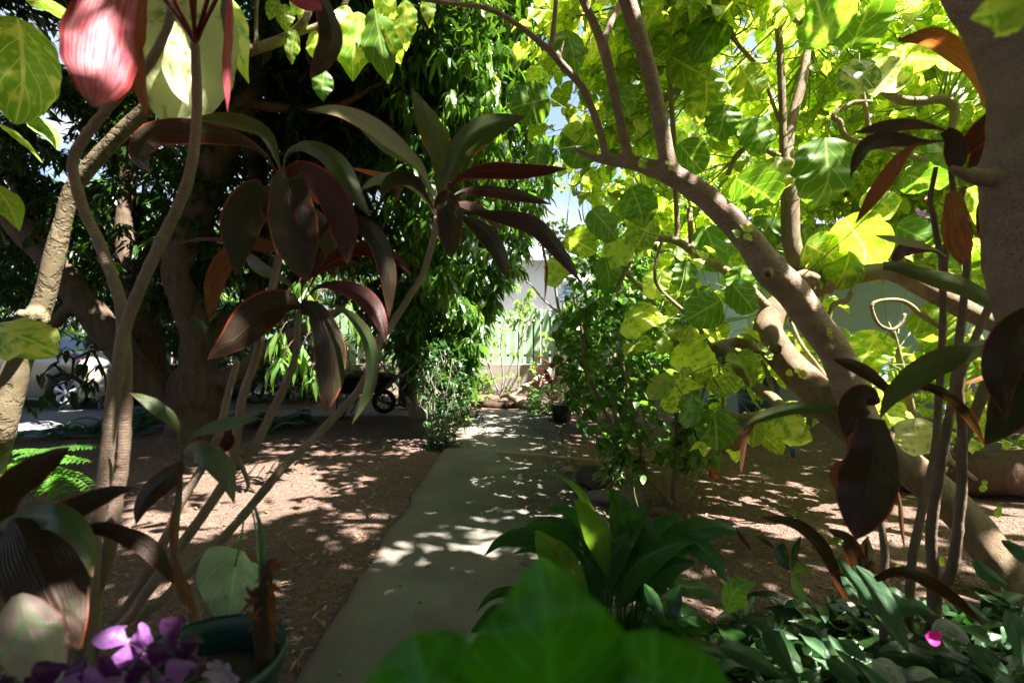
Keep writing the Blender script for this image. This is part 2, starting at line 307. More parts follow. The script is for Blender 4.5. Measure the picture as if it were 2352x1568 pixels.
def concmat():
    q = NT('worn_concrete'); ob = q.n('TexCoord').outputs['Object']; sp = q.n('SeparateXYZ', {0: ob})
    n1 = q.noise(ob, 2.0, 7); n2 = q.noise(ob, 40.0, 6, .7); n3 = q.noise(ob, 1.1, 4)
    vo = q.n('TexVoronoi', {'Vector': ob, 'Scale': 30.0}); vc = q.n('SeparateColor', {0: vo.outputs['Color']})
    wear = q.ramp(q.math('ADD', q.math('MULTIPLY', sp.outputs[0], .55), n3), .45, .75)    # pebbles laid bare towards one side
    base = q.mix(q.ramp(n1, .3, .7), (.175,.163,.145), (.105,.097,.086)); base = q.mix(q.math('MULTIPLY', q.ramp(n2, .5, .75), .6), base, (.10,.085,.07))
    peb = q.mix(vc.outputs[0], (.045,.045,.042), (.23,.215,.19)); gap = q.ramp(vo.outputs['Distance'], .32, .5); peb = q.mix(gap, peb, (.045,.036,.027))
    col = q.mix(wear, base, peb)
    ed = q.math('ADD', q.math('ABSOLUTE', q.math('ADD', sp.outputs[0], .08)), q.math('MULTIPLY', q.math('SUBTRACT', q.noise(ob, 3.0, 6, .65), .5), .55))
    col = q.mix(q.math('MULTIPLY', q.ramp(ed, .56, .70), .85), col, (.15,.105,.078))
    st = q.ramp(q.noise(ob, 1.6, 5, .6), .52, .68); col = q.mix(q.math('MULTIPLY', st, .45), col, (.075,.068,.052))
    jn = q.math('ABSOLUTE', q.math('SUBTRACT', q.math('FRACT', q.math('ADD', q.math('MULTIPLY', sp.outputs[1], .62), q.math('MULTIPLY', q.noise(ob, 6.0, 3), .03))), .5)); col = q.mix(q.math('MULTIPLY', q.ramp(jn, .007, .002), .0), col, (.03,.025,.02))
    cr_ = q.n('TexVoronoi', {'Vector': q.n('VectorMath', {0: ob, 1: q.n('CombineXYZ', {0: q.noise(ob, 3.0, 5), 1: q.noise(ob, 2.5, 5)}).outputs[0]}, operation='ADD').outputs[0], 'Scale': .9}, feature='DISTANCE_TO_EDGE'); col = q.mix(q.math('MULTIPLY', q.ramp(cr_.outputs['Distance'], .005, .002), .25), col, (.04,.03,.024))
    sc = q.noise(q.n('Mapping', {'Vector': ob, 'Scale': (60., 3., 1.), 'Rotation': (0, 0, .5)}).outputs[0], 1.0, 3)
    h = q.math('ADD', q.math('MULTIPLY', q.math('MULTIPLY', wear, q.ramp(vo.outputs['Distance'], .6, .0)), 1.4), q.math('ADD', q.math('MULTIPLY', n2, .5), q.math('MULTIPLY', sc, .5)))
    bp = q.n('Bump', {'Strength': .85, 'Distance': .008, 'Height': h})
    pr = q.n('BsdfPrincipled', {'Base Color': col, 'Roughness': .9, 'Normal': bp, 'Specular IOR Level': .25}); q.t.links.new(pr.outputs[0], q.out.inputs[0]); return q.m
def blockmat(name, c1, c2, bw=.4, bh=.2, mort=.8):
    q = NT(name); ob = q.n('TexCoord').outputs['Object']; sp = q.n('SeparateXYZ', {0: ob})
    v = q.n('CombineXYZ', {0: sp.outputs[0], 1: sp.outputs[2]}).outputs[0]
    br = q.n('TexBrick', {'Vector': v, 'Scale': 1.0, 'Mortar Size': .006, 'Brick Width': bw, 'Row Height': bh, 'Color1': c1, 'Color2': c1, 'Mortar': tuple(x*mort for x in c1)})
    col = q.mix(q.ramp(q.noise(ob, 1.5, 6), .35, .7), br.outputs[0], c2, 'MIX'); col = q.mix(.5, br.outputs[0], col)
    bp = q.n('Bump', {'Strength': .5, 'Distance': .01, 'Height': q.math('ADD', q.math('MULTIPLY', br.outputs[1], -1.0), q.math('MULTIPLY', q.noise(ob, 60.0, 4), .3))})
    pr = q.n('BsdfPrincipled', {'Base Color': col, 'Roughness': .85, 'Normal': bp}); q.t.links.new(pr.outputs[0], q.out.inputs[0]); return q.m

M = {}
M['varieg'] = leafmat('variegated_leaf', (.12,.27,.022), (.38,.46,.09), (.46,.52,.16), N=5, slope=.9, veinw=.05, var=.46, trans=.52, tt=(3.0,2.5,1.5), rough=.38, jit=.75)
M['varieg_dark'] = leafmat('variegated_leaf_green', (.09,.22,.025), (.22,.36,.06), (.36,.46,.16), N=4, slope=.9, veinw=.055, var=.30, trans=.38, tt=(2.0,1.9,.7))
M['cream'] = leafmat('cream_variegated_leaf', (.62,.64,.36), (.13,.24,.06), (.66,.68,.42), N=4, slope=.9, veinw=.05, var=.36, trans=.5, tt=(1.3,1.3,.9))
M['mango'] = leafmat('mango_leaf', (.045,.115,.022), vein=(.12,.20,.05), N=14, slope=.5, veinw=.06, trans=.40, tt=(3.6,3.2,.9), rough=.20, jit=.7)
M['mango_dark'] = leafmat('shade_darkened_mango_leaf', (.028,.07,.016), N=12, trans=.30, tt=(3.6,3.4,.8), rough=.28, jit=.7)  # mango leaf copy, darkened to paint in the crown's shade
M['mango_young_sunlit'] = leafmat('young_and_sunlit_mango_leaf', (.10,.22,.04), vein=(.25,.35,.12), N=14, slope=.5, veinw=.06, trans=.42, tt=(2.6,2.4,.9), rough=.3)  # young leaves; in the centre crown sunlight is put into this colour
M['back'] = leafmat('sunny_tree_leaf', (.07,.17,.03), N=8, trans=.40, tt=(3.,2.6,.8), rough=.35, jit=.8)
M['hib'] = leafmat('hibiscus_leaf', (.07,.17,.035), vein=(.14,.26,.08), N=6, slope=.9, trans=.36, tt=(3.2,3.,1.), rough=.27, jit=.7)
M['hib_light'] = leafmat('light_shrub_leaf', (.16,.30,.05), vein=(.25,.36,.12), N=6, trans=.45, tt=(2.,1.9,.8), rough=.35)
M['fine'] = leafmat('small_shrub_leaf', (.045,.12,.045), N=5, trans=.3, tt=(2.5,2.4,1.), rough=.25, jit=.8)
M['fern'] = leafmat('fern_leaf', (.07,.19,.03), N=6, trans=.45, tt=(2.4,2.2,.6), rough=.45, jit=.6)
M['cord'] = leafmat('dark_cordyline_leaf', (.034,.019,.010), (.022,.050,.013), None, N=2, var=.35, edge=(.26,.05,.025), edgew=.90, trans=.22, tt=(3.0,1.6,1.2), rough=.42, streak=1, jit=.4, bump=.6, spec=.35)
M['cord_red'] = leafmat('maroon_cordyline_leaf', (.050,.013,.010), (.026,.030,.011), None, N=2, var=.4, edge=(.28,.035,.025), edgew=.90, trans=.22, tt=(4.,1.6,1.2), rough=.42, streak=1, jit=.4, bump=.6, spec=.35)
M['cord_green'] = leafmat('green_cordyline_leaf', (.060,.10,.035), (.10,.06,.03), None, N=2, var=.25, edge=(.22,.05,.03), edgew=.90, trans=.25, tt=(2.5,2.,1.), rough=.3, streak=1, jit=.3, bump=.35)
M['cord_pink'] = leafmat('pink_cordyline_leaf', (.42,.05,.09), (.50,.16,.20), None, N=2, var=.35, edge=(.30,.03,.04), edgew=.82, trans=.3, tt=(1.4,.9,1.), rough=.5, spec=.3, streak=1, jit=.2)
M['cord_pale'] = leafmat('pale_cordyline_leaf', (.30,.30,.24), (.36,.22,.24), (.22,.30,.14), N=2, var=.3, edge=(.30,.08,.08), edgew=.9, trans=.3, tt=(1.4,1.3,1.), rough=.3, streak=1, jit=.2)
M['dead'] = leafmat('dead_brown_leaf', (.22,.085,.035), (.12,.05,.025), None, N=2, var=.4, trans=.35, tt=(2.4,1.5,.8), rough=.6, streak=1, jit=.5, bump=.6)
M['orange'] = leafmat('orange_withered_leaf', (.42,.17,.05), (.30,.10,.03), None, N=2, var=.35, trans=.4, tt=(1.7,1.3,.8), rough=.55, streak=1, jit=.2, bump=.6)
M['lily'] = leafmat('peace_lily_leaf', (.030,.105,.022), vein=(.05,.15,.035), N=16, slope=.6, veinw=.12, trans=.28, tt=(2.4,2.6,.7), rough=.3, jit=.5, bump=.6, spec=.4)
M['lily_light'] = leafmat('peace_lily_leaf_yellowing', (.11,.22,.04), (.22,.28,.05), vein=(.16,.28,.06), N=16, slope=.6, veinw=.12, var=.2, trans=.34, tt=(2.2,2.2,.7), rough=.3, spot=(.18,.08,.03), jit=.3)
M['trad'] = leafmat('spiderwort_leaf', (.055,.12,.06), (.14,.20,.13), None, N=2, var=.2, trans=.25, tt=(1.8,2.,1.), rough=.3, streak=1, jit=.5)
M['trad_dark'] = leafmat('dark_ground_leaf', (.018,.062,.014), N=3, trans=.25, tt=(2.4,2.4,.8), rough=.3, jit=.6)
M['silver'] = leafmat('silver_striped_leaf', (.52,.50,.46), (.16,.26,.13), None, N=2, var=.25, edge=(.45,.25,.40), edgew=.92, trans=.3, tt=(1.3,1.2,1.2), rough=.35, streak=1, jit=.2)
M['broad'] = leafmat('broad_green_leaf', (.055,.24,.010), vein=(.085,.31,.03), N=6, slope=.7, veinw=.07, trans=.45, tt=(2.,2.2,.4), rough=.32, jit=.1)
M['taro'] = leafmat('grey_green_taro_leaf', (.30,.38,.27), (.22,.31,.20), (.42,.50,.30), N=4, slope=.8, veinw=.05, var=.2, trans=.35, tt=(1.3,1.4,1.), rough=.5, jit=.1)
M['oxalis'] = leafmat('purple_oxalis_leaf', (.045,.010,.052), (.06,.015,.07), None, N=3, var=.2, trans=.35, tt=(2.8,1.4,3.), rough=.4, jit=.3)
M['oxalis_painted_lit'] = leafmat('oxalis_leaf_painted_sunlit', (.30,.12,.40), (.24,.09,.33), None, N=3, var=.2, trans=.35, tt=(1.6,1.,1.7), rough=.4, jit=.2)  # violet copy of the oxalis leaf, sunlight put into its colour
M['petal'] = plain('pale_lilac_petal', (.66,.48,.75), .5); M['magenta'] = plain('magenta_petal', (.80,.03,.42), .5); M['redpetal'] = plain('red_petal', (.75,.05,.03), .5)
M['litter'] = leafmat('dry_litter_leaf', (.24,.14,.07), (.34,.21,.10), None, N=4, var=.3, trans=.15, rough=.7, jit=.8)
M['bark'] = barkmat('smooth_pinkish_bark', (.42,.30,.24), (.27,.185,.145), spots=(.11,.06,.04), scale=9, stretch=.6, bump=.8)
M['bark_main'] = barkmat('brown_fibrous_bark', (.29,.205,.135), (.15,.10,.065), scale=18, stretch=2.2, bump=1.0, moss=(.20,.19,.12))
M['bark_mango'] = barkmat('mango_bark', (.14,.095,.065), (.06,.042,.03), scale=17, stretch=3.4, bump=.9)
M['bark_grey'] = barkmat('grey_bark', (.28,.25,.21), (.17,.15,.13), scale=14, stretch=3, bump=.5)
M['bark_olive'] = barkmat('olive_ringed_bark', (.19,.15,.095), (.12,.095,.055), ring=55, scale=12, stretch=2, bump=.3)
M['bark_dark'] = barkmat('dark_brown_bark', (.095,.052,.032), (.05,.03,.02), scale=15, stretch=3, bump=.9)
M['cane'] = barkmat('ringed_cane', (.36,.26,.20), (.25,.18,.135), ring=115, scale=12, stretch=2, bump=.45)
M['cane_dark'] = barkmat('dark_ringed_cane', (.25,.185,.14), (.17,.12,.085), ring=115, scale=12, stretch=2, bump=.45)
M['twig'] = barkmat('ringed_twig', (.30,.25,.15), (.20,.16,.09), ring=45, scale=12, stretch=2, bump=.4)
M['stem'] = plain('green_stem', (.17,.27,.06), .5); M['redstem'] = plain('red_leaf_stalk', (.24,.035,.035), .35)
M['drift'] = barkmat('weathered_driftwood', (.40,.31,.23), (.24,.18,.13), scale=12, stretch=2, bump=.9)
M['wood'] = barkmat('worn_wood_handle', (.46,.29,.16), (.33,.20,.10), scale=20, stretch=6, bump=.2)
M['soil'] = soilmat(); M['conc'] = concmat()

# ================================================================ SETTING
# where sun reaches the ground: (picture column, row, half width, half height, share of sun) used to thin the canopy above those places
LIT = [(640,1110,330,70,1.0),(420,1200,210,50,1.2),(900,1085,120,45,.55),(800,1195,170,55,.6),(930,1262,110,45,.6),(560,1165,250,55,.9),
 (1130,1185,150,50,.55),(1150,1085,160,40,.75),(1080,1235,140,48,.75),(1130,1312,110,18,.7),(1180,1060,120,18,.7),(1700,1170,190,42,.9),(1640,1095,130,26,1.2),
 (1830,1205,120,22,.5),(1150,985,110,26,.6),(1130,1030,130,18,.55),(1150,925,110,16,.9),(90,975,170,45,1.0),(440,1033,50,8,.7),(2000,1290,110,22,.35),(2220,1380,90,30,.4),(2090,1270,60,20,.4),(-40,1310,100,50,1.2)]
def lit_at(gx, gy):
    d = np.maximum(gy, .6); x = W2+F*gx/d; y = H2+F*H/d; s = np.zeros_like(d)
    for cx, cy, rx, ry, a in LIT: s = np.maximum(s, a*np.exp(-1.1*(((x-cx)/rx)**2+((y-cy)/ry)**2)**1.3))
    s = np.where(gy < .9, 0, s)
    s = np.where((gy > 10.6) & (gx > -2.5), 1.0, s)
    return np.clip(s, .012, .93)

_w = rng.normal(0, 1, (26, 2)); _w = unit(_w)*(2*np.pi/rng.uniform(.16, .75, 26))[:, None]; _p = rng.uniform(0, 6.28, 26)
def dapple(gx, gy, f):      # gaps come in clumps: either a hole in the leaves or none
    s = np.sin(gx[:, None]*_w[:, 0]+gy[:, None]*_w[:, 1]*.8+_p).sum(1)/math.sqrt(13.); u = .5*(1+np.tanh(s*.8)); fr = np.clip(f*1.08, 0, .95)
    return np.where((u < fr) & (f > .03), .97, .010)
def gz(x, y):
    z = .018*mn.noise(Vector((x*.9, y*.9, 0)))+.012*mn.noise(Vector((x*4, y*4, 3)))
    if y < 9: z += .006*mn.noise(Vector((x*14, y*14, 5)))
    if -.72 < x < .56 and y < 7.6: z -= .06
    if y > 7.35 and y < 8.35 and x < .5 and x > -6: z -= .05
    return z
xs = np.concatenate([[-900,-300,-100,-40,-20], np.arange(-11,-4,.25), np.arange(-4,4,.05), np.arange(4,11,.25), [20,40,100,300,900]])
ys = np.concatenate([[-300,-50,-10,-3], np.arange(-1,.8,.3), np.arange(.8,8.6,.05), np.arange(8.6,14,.2), [16,20,30,60,150,400,1200]])
gv = np.array([[(x, y, gz(x, y) if abs(x) < 11 and -1 < y < 14 else 0) for x in xs] for y in ys])
i, j = np.meshgrid(np.arange(len(ys)-1), np.arange(len(xs)-1), indexing='ij'); k = i*len(xs)+j
mb = MB(); mb.add(gv, np.stack([k, k+1, k+len(xs)+1, k+len(xs)], -1).reshape(-1, 4)); tagset(mb.build('ground', M['soil']), kind='structure')

def slab(x0f, x1f, ya, yb, top, nx, ny, name, mat):
    """concrete strip with broken edges; x0f/x1f give the edges at y"""
    mb = MB(); Y = np.linspace(ya, yb, ny); V = []
    for y in Y:
        a, b = x0f(y), x1f(y); row = [(a-.02, y, -.12)]
        for t in np.linspace(0, 1, nx):
            x = a+(b-a)*t; row.append((x, y, top+.004*mn.noise(Vector((x*3, y*3, 9)))+.0025*mn.noise(Vector((x*30, y*30, 9)))-(.012 if t in (0, 1) else 0)))
        row.append((b+.02, y, -.12)); V.append(row)
    V = np.array(V); w = V.shape[1]
    V = np.concatenate([V[:1]*1, V, V[-1:]*1]); V[0, :, 2] = -.12; V[-1, :, 2] = -.12; V[0, :, 1] -= .02; V[-1, :, 1] += .02
    i, j = np.meshgrid(np.arange(len(V)-1), np.arange(w-1), indexing='ij'); k = i*w+j
    mb.add(V, np.stack([k, k+1, k+w+1, k+w], -1).reshape(-1, 4)); return tagset(mb.build(name, mat), kind='structure')
nz = lambda y, s, a, f: a*mn.noise(Vector((s, y*f, 0)))+a*.5*mn.noise(Vector((s, y*f*4, 0)))
slab(lambda y: -.76+nz(y, 1, .035, 2.2), lambda y: .60+nz(y, 7, .07, 1.6)+.02*(y < 3.6), -.5, 7.5, .03, 40, 260, 'path', M['conc'])
slab(lambda y: -6.3, lambda y: .53+nz(y, 3, .05, 2), 7.54, 8.2, .034, 120, 16, 'path', M['conc'])
M['gravel'] = plain('grey_gravel', (.20,.215,.24), .9, c2=(.09,.095,.105), scale=55, bump=1.0)
slab(lambda y: -40, lambda y: -4.75-.12*(y-6)+nz(y, 5, .12, 1.5), 6.1, 13, .02, 60, 60, 'driveway', M['gravel'])

# pebbles and litter on the soil (nobody could count them)
mb = MB(); Nn = 2600
for q in range(Nn):
    y = 1.5+6.0*random.random()**1.4; x = random.uniform(-1, 1)*min(1.05*y, 4.5)
    onp = -.78 < x < .62
    if onp and random.random() < .93: continue
    r = random.uniform(.003, .010)*(1.7 if random.random() < .06 else 1)
    c = np.array((x, y, (.034 if onp else gz(x, y))+r*.3)); a = rng.uniform(0, 6.28)
    o = np.array([(math.cos(a+k*1.57)*r*random.uniform(.7, 1.2), math.sin(a+k*1.57)*r*random.uniform(.7, 1.2), 0) for k in range(4)])
    b = c+o*1.0-(0, 0, r*.6); m = c+o*1.15; t = c+o*.5+(0, 0, r*.55); VV = np.concatenate([b, m, t]); f = []
    for l in (0, 4):
        for k in range(4): f.append((l+k, l+(k+1) % 4, l+4+(k+1) % 4, l+4+k))
    f.append((8, 9, 10, 11)); mb.add(VV, f, None, random.random())
M['pebble'] = plain('pebble_stone', (.24,.19,.16), .85, c2=(.10,.08,.07), scale=9)
tagset(mb.build('pebbles', M['pebble']), kind='stuff')
mb = MB(); n = 3000; y = 1.5+7*rng.random(n)**1.2; x = rng.uniform(-1, 1, n)*np.minimum(1.05*y, 5); keep = ~((x > -.75) & (x < .6) & (rng.random(n) < .82))
x, y = x[keep], y[keep]; n = len(x); th = rng.uniform(0, 6.28, n)
C = np.stack([x, y, np.array([gz(a, b) for a, b in zip(x, y)])+.008+np.where((x > -.78) & (x < .62), .06, 0)], -1)
cloud(mb, C, np.stack([np.cos(th), np.sin(th), rng.uniform(-.1, .25, n)], -1), np.stack([rng.uniform(-.4, .4, n), rng.uniform(-.4, .4, n), np.ones(n)], -1), rng.uniform(.015, .06, n), .35, 'lance', bend=.3)
for q in range(110):
    y = 1.6+5.5*random.random(); x = random.uniform(-1, 1)*min(1.05*y, 4.5); a = random.uniform(0, 6.28); l = random.uniform(.04, .2); z = .05 if -.78 < x < .62 else gz(x, y)+.008
    tube(mb, [(x, y, z, .0025), (x+math.cos(a)*l*.5, y+math.sin(a)*l*.5, z+.008, .002), (x+math.cos(a+.2)*l, y+math.sin(a+.2)*l, z, .0015)], seg=5, n=5)
tagset(mb.build('leaf_litter', M['litter']), kind='stuff')

# ================================================================ LEAF MASSES
def rosettes(mb, C, L, nleaf=9, droop=.9, mat=0, kind='lance', ratio=.22, axis=None, bend=.35, cup=.08, nl=4):
    """whorls of drooping leaves at twig tips"""
    C = np.asarray(C); m = len(C); k = rng.integers(max(3, nleaf-3), nleaf+3, m); idx = np.repeat(np.arange(m), k); n = len(idx)
    th = rng.uniform(0, 2*np.pi, n); dr = rng.uniform(droop-.5, droop+.45, n)
    A = np.stack([np.cos(th), np.sin(th), -dr], -1)
    if axis is not None: A = A+axis[idx]
    Nn = np.stack([np.cos(th)*dr, np.sin(th)*dr, np.ones(n)], -1)+rng.normal(0, .25, (n, 3))
    LL = np.broadcast_to(L, (m,))[idx]*rng.uniform(.6, 1.15, n)
    cloud(mb, C[idx]+rng.normal(0, .02, (n, 3)), A, Nn, LL, ratio, kind, nl=nl, bend=bend, cup=cup, mat=mat)

def inpoly(x, y, poly):
    p = np.array(poly, float); c = np.zeros(np.shape(x), bool); j = len(p)-1
    for i in range(len(p)):
        xi, yi = p[i]; xj, yj = p[j]
        c ^= ((yi > y) != (yj > y)) & (x < (xj-xi)*(y-yi)/(yj-yi+1e-9)+xi); j = i
    return c
def volpts(poly, d0, d1, n, power=1.0):
    """random points in the space whose outline in the garden view is poly, between depths d0 and d1"""
    p = np.array(poly, float); x0, y0 = p.min(0); x1, y1 = p.max(0); out = []
    while sum(len(o) for o in out) < n:
        x = rng.uniform(x0, x1, n*3); y = rng.uniform(y0, y1, n*3); k = inpoly(x, y, poly); x, y = x[k], y[k]
        d = d0+(d1-d0)*rng.random(len(x))**power; out.append(np.stack([d*(x-W2)/F, d, H-d*(y-H2)/F], -1))
    return np.concatenate(out)[:n]

# ---- mango tree at the left ------------------------------------------------
def Q(l, dd=0): return [tuple(P(x, y, d+dd))+(w*d/F/2,) for x, y, d, w in l]   # limb rows: column, row, distance, width
def remesh(o, vox, it=3):
    m = o.modifiers.new('join', 'REMESH'); m.mode = 'VOXEL'; m.voxel_size = vox; m.use_smooth_shade = True
    s = o.modifiers.new('soft', 'SMOOTH'); s.iterations = it; s.factor = .5
D1 = 5.9
mango = thing('mango_tree', G(440, D1), 'large dark mango tree with a thick forking trunk, standing between driveway and path', 'tree', 'mango trees in the garden')
tm = MB()
limbs = [
 [(440,1030,D1,150),(442,1000,D1,118),(443,960,D1,104),(448,920,D1,108),(452,885,D1,118),(455,850,D1,95)],
 [(452,870,D1,80),(456,812,D1,78),(446,755,D1-.1,64),(421,682,D1-.2,60),(406,620,D1-.2,62),(432,535,D1-.1,66),(457,494,D1,66),(487,384,D1,62),(520,329,D1,58),(567,238,D1,52),(593,165,D1,46),(606,110,D1,40),(612,20,D1,34),(640,-80,D1,24)],
 [(440,960,D1,70),(400,925,D1,66),(366,890,D1+.05,66),(348,846,D1+.1,64),(337,773,D1+.2,62),(325,700,D1+.3,56),(300,630,D1+.5,50),(285,520,D1+.6,36),(290,400,D1+.7,28),(270,300,D1+.8,20)],
 [(400,935,D1,60),(340,880,D1-.1,62),(256,773,D1-.2,64),(183,682,D1-.3,60),(110,590,D1-.3,54),(37,517,D1-.3,48),(-30,400,D1-.3,44),(-80,250,D1-.3,36)],
 [(460,850,D1,64),(480,808,D1+.1,58),(520,744,D1+.3,52),(571,726,D1+.5,44),(640,690,D1+.8,36),(700,600,D1+1,28),(760,520,D1+1.2,20)],
 [(470,920,D1,52),(494,883,D1,46),(549,857,D1-.1,42),(604,810,D1-.2,38),(659,773,D1-.3,32),(740,735,D1-.4,22),(800,700,D1-.5,14)],
 [(325,690,D1+.3,36),(318,640,D1+.5,36),(311,580,D1+.7,36),(300,500,D1+.8,34),(285,384,D1+.9,30),(240,260,D1+1,22)],
 [(570,730,D1+.5,36),(597,600,D1+.7,40),(597,480,D1+.8,42),(593,329,D1+.9,40),(640,200,D1+1,34),(660,60,D1+1,28)],
 [(110,590,D1-.3,34),(60,470,D1,30),(10,380,D1+.2,24)],
 [(183,682,D1-.3,26),(120,745,D1-.5,28),(80,770,D1-.6,22),(30,760,D1-.7,14)],
 [(606,110,D1,30),(700,60,D1-.3,24),(860,-60,D1-.8,20),(1040,-200,D1-1.2,16),(1180,-330,D1-1.5,12)],
 [(567,238,D1,26),(660,250,D1-.1,20),(760,250,D1-.2,16),(860,200,D1-.3,12),(960,140,D1-.4,8)],
 [(567,330,D1+.3,22),(640,330,D1+.5,18),(720,300,D1+.5,14),(780,240,D1+.5,9)],
]
for l in limbs: tube(tm, Q(l), seg=18, rough=.10, step=.05, freq=7)
blob(tm, P(452, 700, D1-.2), .05, 1); blob(tm, P(412, 985, D1-.2), .12, 2)
t = tm.build('trunk', M['bark_mango'], mango); remesh(t, .022, 2)
cr = MB()
polyL = [(-60,-60),(900,-60),(900,300),(820,560),(700,640),(560,640),(420,720),(300,720),(200,700),(-60,690)]
gapc = [(60,70,160,90),(150,110,120,50),(120,270,60,40),(150,300,70,40),(170,390,80,30),(190,395,60,25),(620,250,40,50),(560,20,50,40),(30,220,70,40)]
def gapkeep(C, s=1.0):
    x, y = toV(C); k = np.ones(len(C), bool)
    for cx, cy, rx, ry in gapc: k &= ~((((x-cx)/rx)**2+((y-cy)/ry)**2 < 1) & (rng.random(len(C)) < .88*s))
    return k
C = volpts([(-60,-60),(250,-60),(300,300),(200,600),(-60,700)], 5.4, 8.0, 700); rosettes(cr, C[gapkeep(C)], .2, 8, droop=.5)
C = volpts(polyL, 5.6, 9.0, 4300); C = C[gapkeep(C)]
rosettes(cr, C, .21, 8, droop=.5)
C = volpts([(-60,430),(420,430),(560,640),(700,700),(560,800),(300,800),(120,765),(-60,765)], 6.3, 9.0, 1000); rosettes(cr, C, .2, 8, droop=.5)
# bright young sprays low on the tree in front of the trunk's right side
C = np.array([P(x, y, d) for x, y, d in [(705,665,3.9),(650,820,3.8),(735,745,3.8),(690,800,4.0),(800,700,4.2),(640,770,4.1),(720,700,3.6),(770,760,4.2),(685,650,4.2),(830,740,4.5),(715,850,4.0)]])
rosettes(cr, C, .24, 11, droop=1.0, mat=1, ratio=.19, bend=.5)
for c in C: tube(cr, [(*c, .004), (*(c+(.02, .1, .12)), .005), (*(c+(-.1, .5, .15)), .007)], seg=6, n=6, mat=2)
def dzw0(l, d0, d1, w0, w1): return [(x, y, d0+(d1-d0)*i/(len(l)-1), w0+(w1-w0)*i/(len(l)-1)) for i, (x, y) in enumerate(l)]
for (x, y, d) in [(185,835,5.0),(215,870,5.1),(135,835,5.0),(165,905,5.),(230,840,5.0),(455,735,5.0),(170,870,5.2),(90,860,5.0),(240,905,5.0),(60,925,4.9),(150,800,5.1),(200,880,5.1),(110,900,5.0)]:
    rosettes(cr, P(x, y, d)[None], .16, 7, droop=.9, ratio=.38)
for l in ([(240,800),(205,808),(170,822),(150,812),(120,818)],[(205,808),(190,850),(170,872)],[(170,822),(160,870),(110,890)],[(215,806),(240,860),(242,900)]): tube(cr, Q(dzw0(l, 5.2, 5.0, 6, 3)), seg=6, rough=.2, mat=2)
# the canopy overhead: leaves stand between sun and ground except above the places the sun reaches
def canopy(gx0, gx1, gy0, gy1, n, L, ratio, h0, h1, mb, mat=0, xmax=None, nl=2):
    gx = rng.uniform(gx0, gx1, n); gy = rng.uniform(gy0, gy1, n); h = rng.uniform(h0, h1, n); f = lit_at(gx, gy); f = np.where((gy > 4.7) & (gx > -3.0) & (gx < -.6), np.maximum(f, .45), f)
    f = dapple(gx, gy, f); k = rng.random(n) < np.log(1/f)/np.log(1/.010); C = np.stack([gx+sd.x/sd.z*h, gy+sd.y/sd.z*h, h], -1)
    if xmax is not None: k &= C[:, 0] < xmax
    x, y = toV(np.where(C[:, 1:2] > .3, C, 1e3)); vis = (C[:, 1] > .3) & (x > -100) & (x < 2450) & (y > -60)
    k &= ~(vis & (x > 1180)); k &= ~(vis & ~gapkeep(C)); C = C[k]; m = len(C); th = rng.uniform(0, 6.28, m)
    cloud(mb, C, np.stack([np.cos(th), np.sin(th), rng.uniform(-.7, .1, m)], -1), np.stack([rng.normal(0, .35, m), rng.normal(0, .35, m), np.ones(m)], -1), rng.uniform(.75, 1.2, m)*L, ratio, 'lance', nl=nl, nc=1, bend=.2, mat=mat)
canopy(-10, .1, -2, 10.5, 105000, .22, .32, 4.2, 6.6, cr, xmax=3.4)
canopy(-14, -3.0, 3, 12, 60000, .27, .34, 6.0, 8.6, cr)
canopy(-10, -3.6, 3.5, 9.5, 30000, .22, .32, 4.4, 7, cr)
g = rng.uniform((-5.5, -5.0, 1.2), (1.5, -1.2, 4.6), (600, 3)); rosettes(cr, g, .24, 8, droop=.5, ratio=.3, nl=2)  # unseen leaves added behind the camera to darken the foreground
cr.build('crown', [M['mango_dark'], M['mango_young_sunlit'], M['bark_dark']], mango)

# ---- mango tree in the centre ----------------------------------------------
mango2 = thing('mango_tree', G(937, 8.6), 'bushy mango tree with long drooping leaves between the wheelbarrow and the path', 'tree', 'mango trees in the garden')
tm = MB()
for l in [[(937,930,8.6,46),(937,860,8.6,40),(950,780,8.5,36),(960,640,8.3,32),(980,480,8,28),(1010,300,7.5,24),(1050,150,7,16),(1100,20,6.8,10)],
          [(950,780,8.5,30),(922,700,8.6,26),(900,600,8.6,24),(830,450,8.4,20),(770,300,8.2,26),(758,150,8,30),(760,20,8,26)],
          [(960,640,8.3,20),(1050,540,8.,16),(1110,440,7.6,12),(1160,380,7.3,8)],
          [(1010,300,7.5,16),(1090,260,7.2,12),(1180,200,7,8)]]: tube(tm, Q(l), seg=12, rough=.1, step=.07)
remesh(tm.build('trunk', M['bark_mango'], mango2), .03, 2)
cr = MB()
polyM = [(600,-40),(1340,-40),(1260,120),(1230,260),(1290,340),(1275,430),(1215,520),(1200,600),(1160,650),(1130,740),(1090,800),(1060,860),(965,875),(925,830),(860,760),(780,700),(740,560),(650,420)]
C = volpts(polyM, 6.2, 8.6, 2600, .8); C = C[gapkeep(C, .5)]; rosettes(cr, C, .25, 8, droop=.65, ratio=.28, nl=5)
C = volpts([(880,-40),(1260,-40),(1200,160),(1160,400),(1180,560),(1020,700),(900,520),(860,200)], 5.0, 6.3, 300); rosettes(cr, C, .27, 8, droop=.85, ratio=.25, bend=.35, nl=6)
C = volpts([(900,-40),(1200,-40),(1150,160),(1130,330),(1010,330),(900,150)], 4.9, 5.8, 75); rosettes(cr, C, .28, 8, droop=1.2, mat=1, ratio=.22, bend=.35, nl=6)  # brighter leaf colour paints these sprays as sunlit
C = volpts([(950,560),(1120,620),(1110,780),(1095,880),(1060,950),(985,930),(930,840)], 5.8, 6.8, 260); rosettes(cr, C, .22, 8, droop=.7, ratio=.26, nl=6)
cr.build('crown', [M['mango'], M['mango_young_sunlit']], mango2)

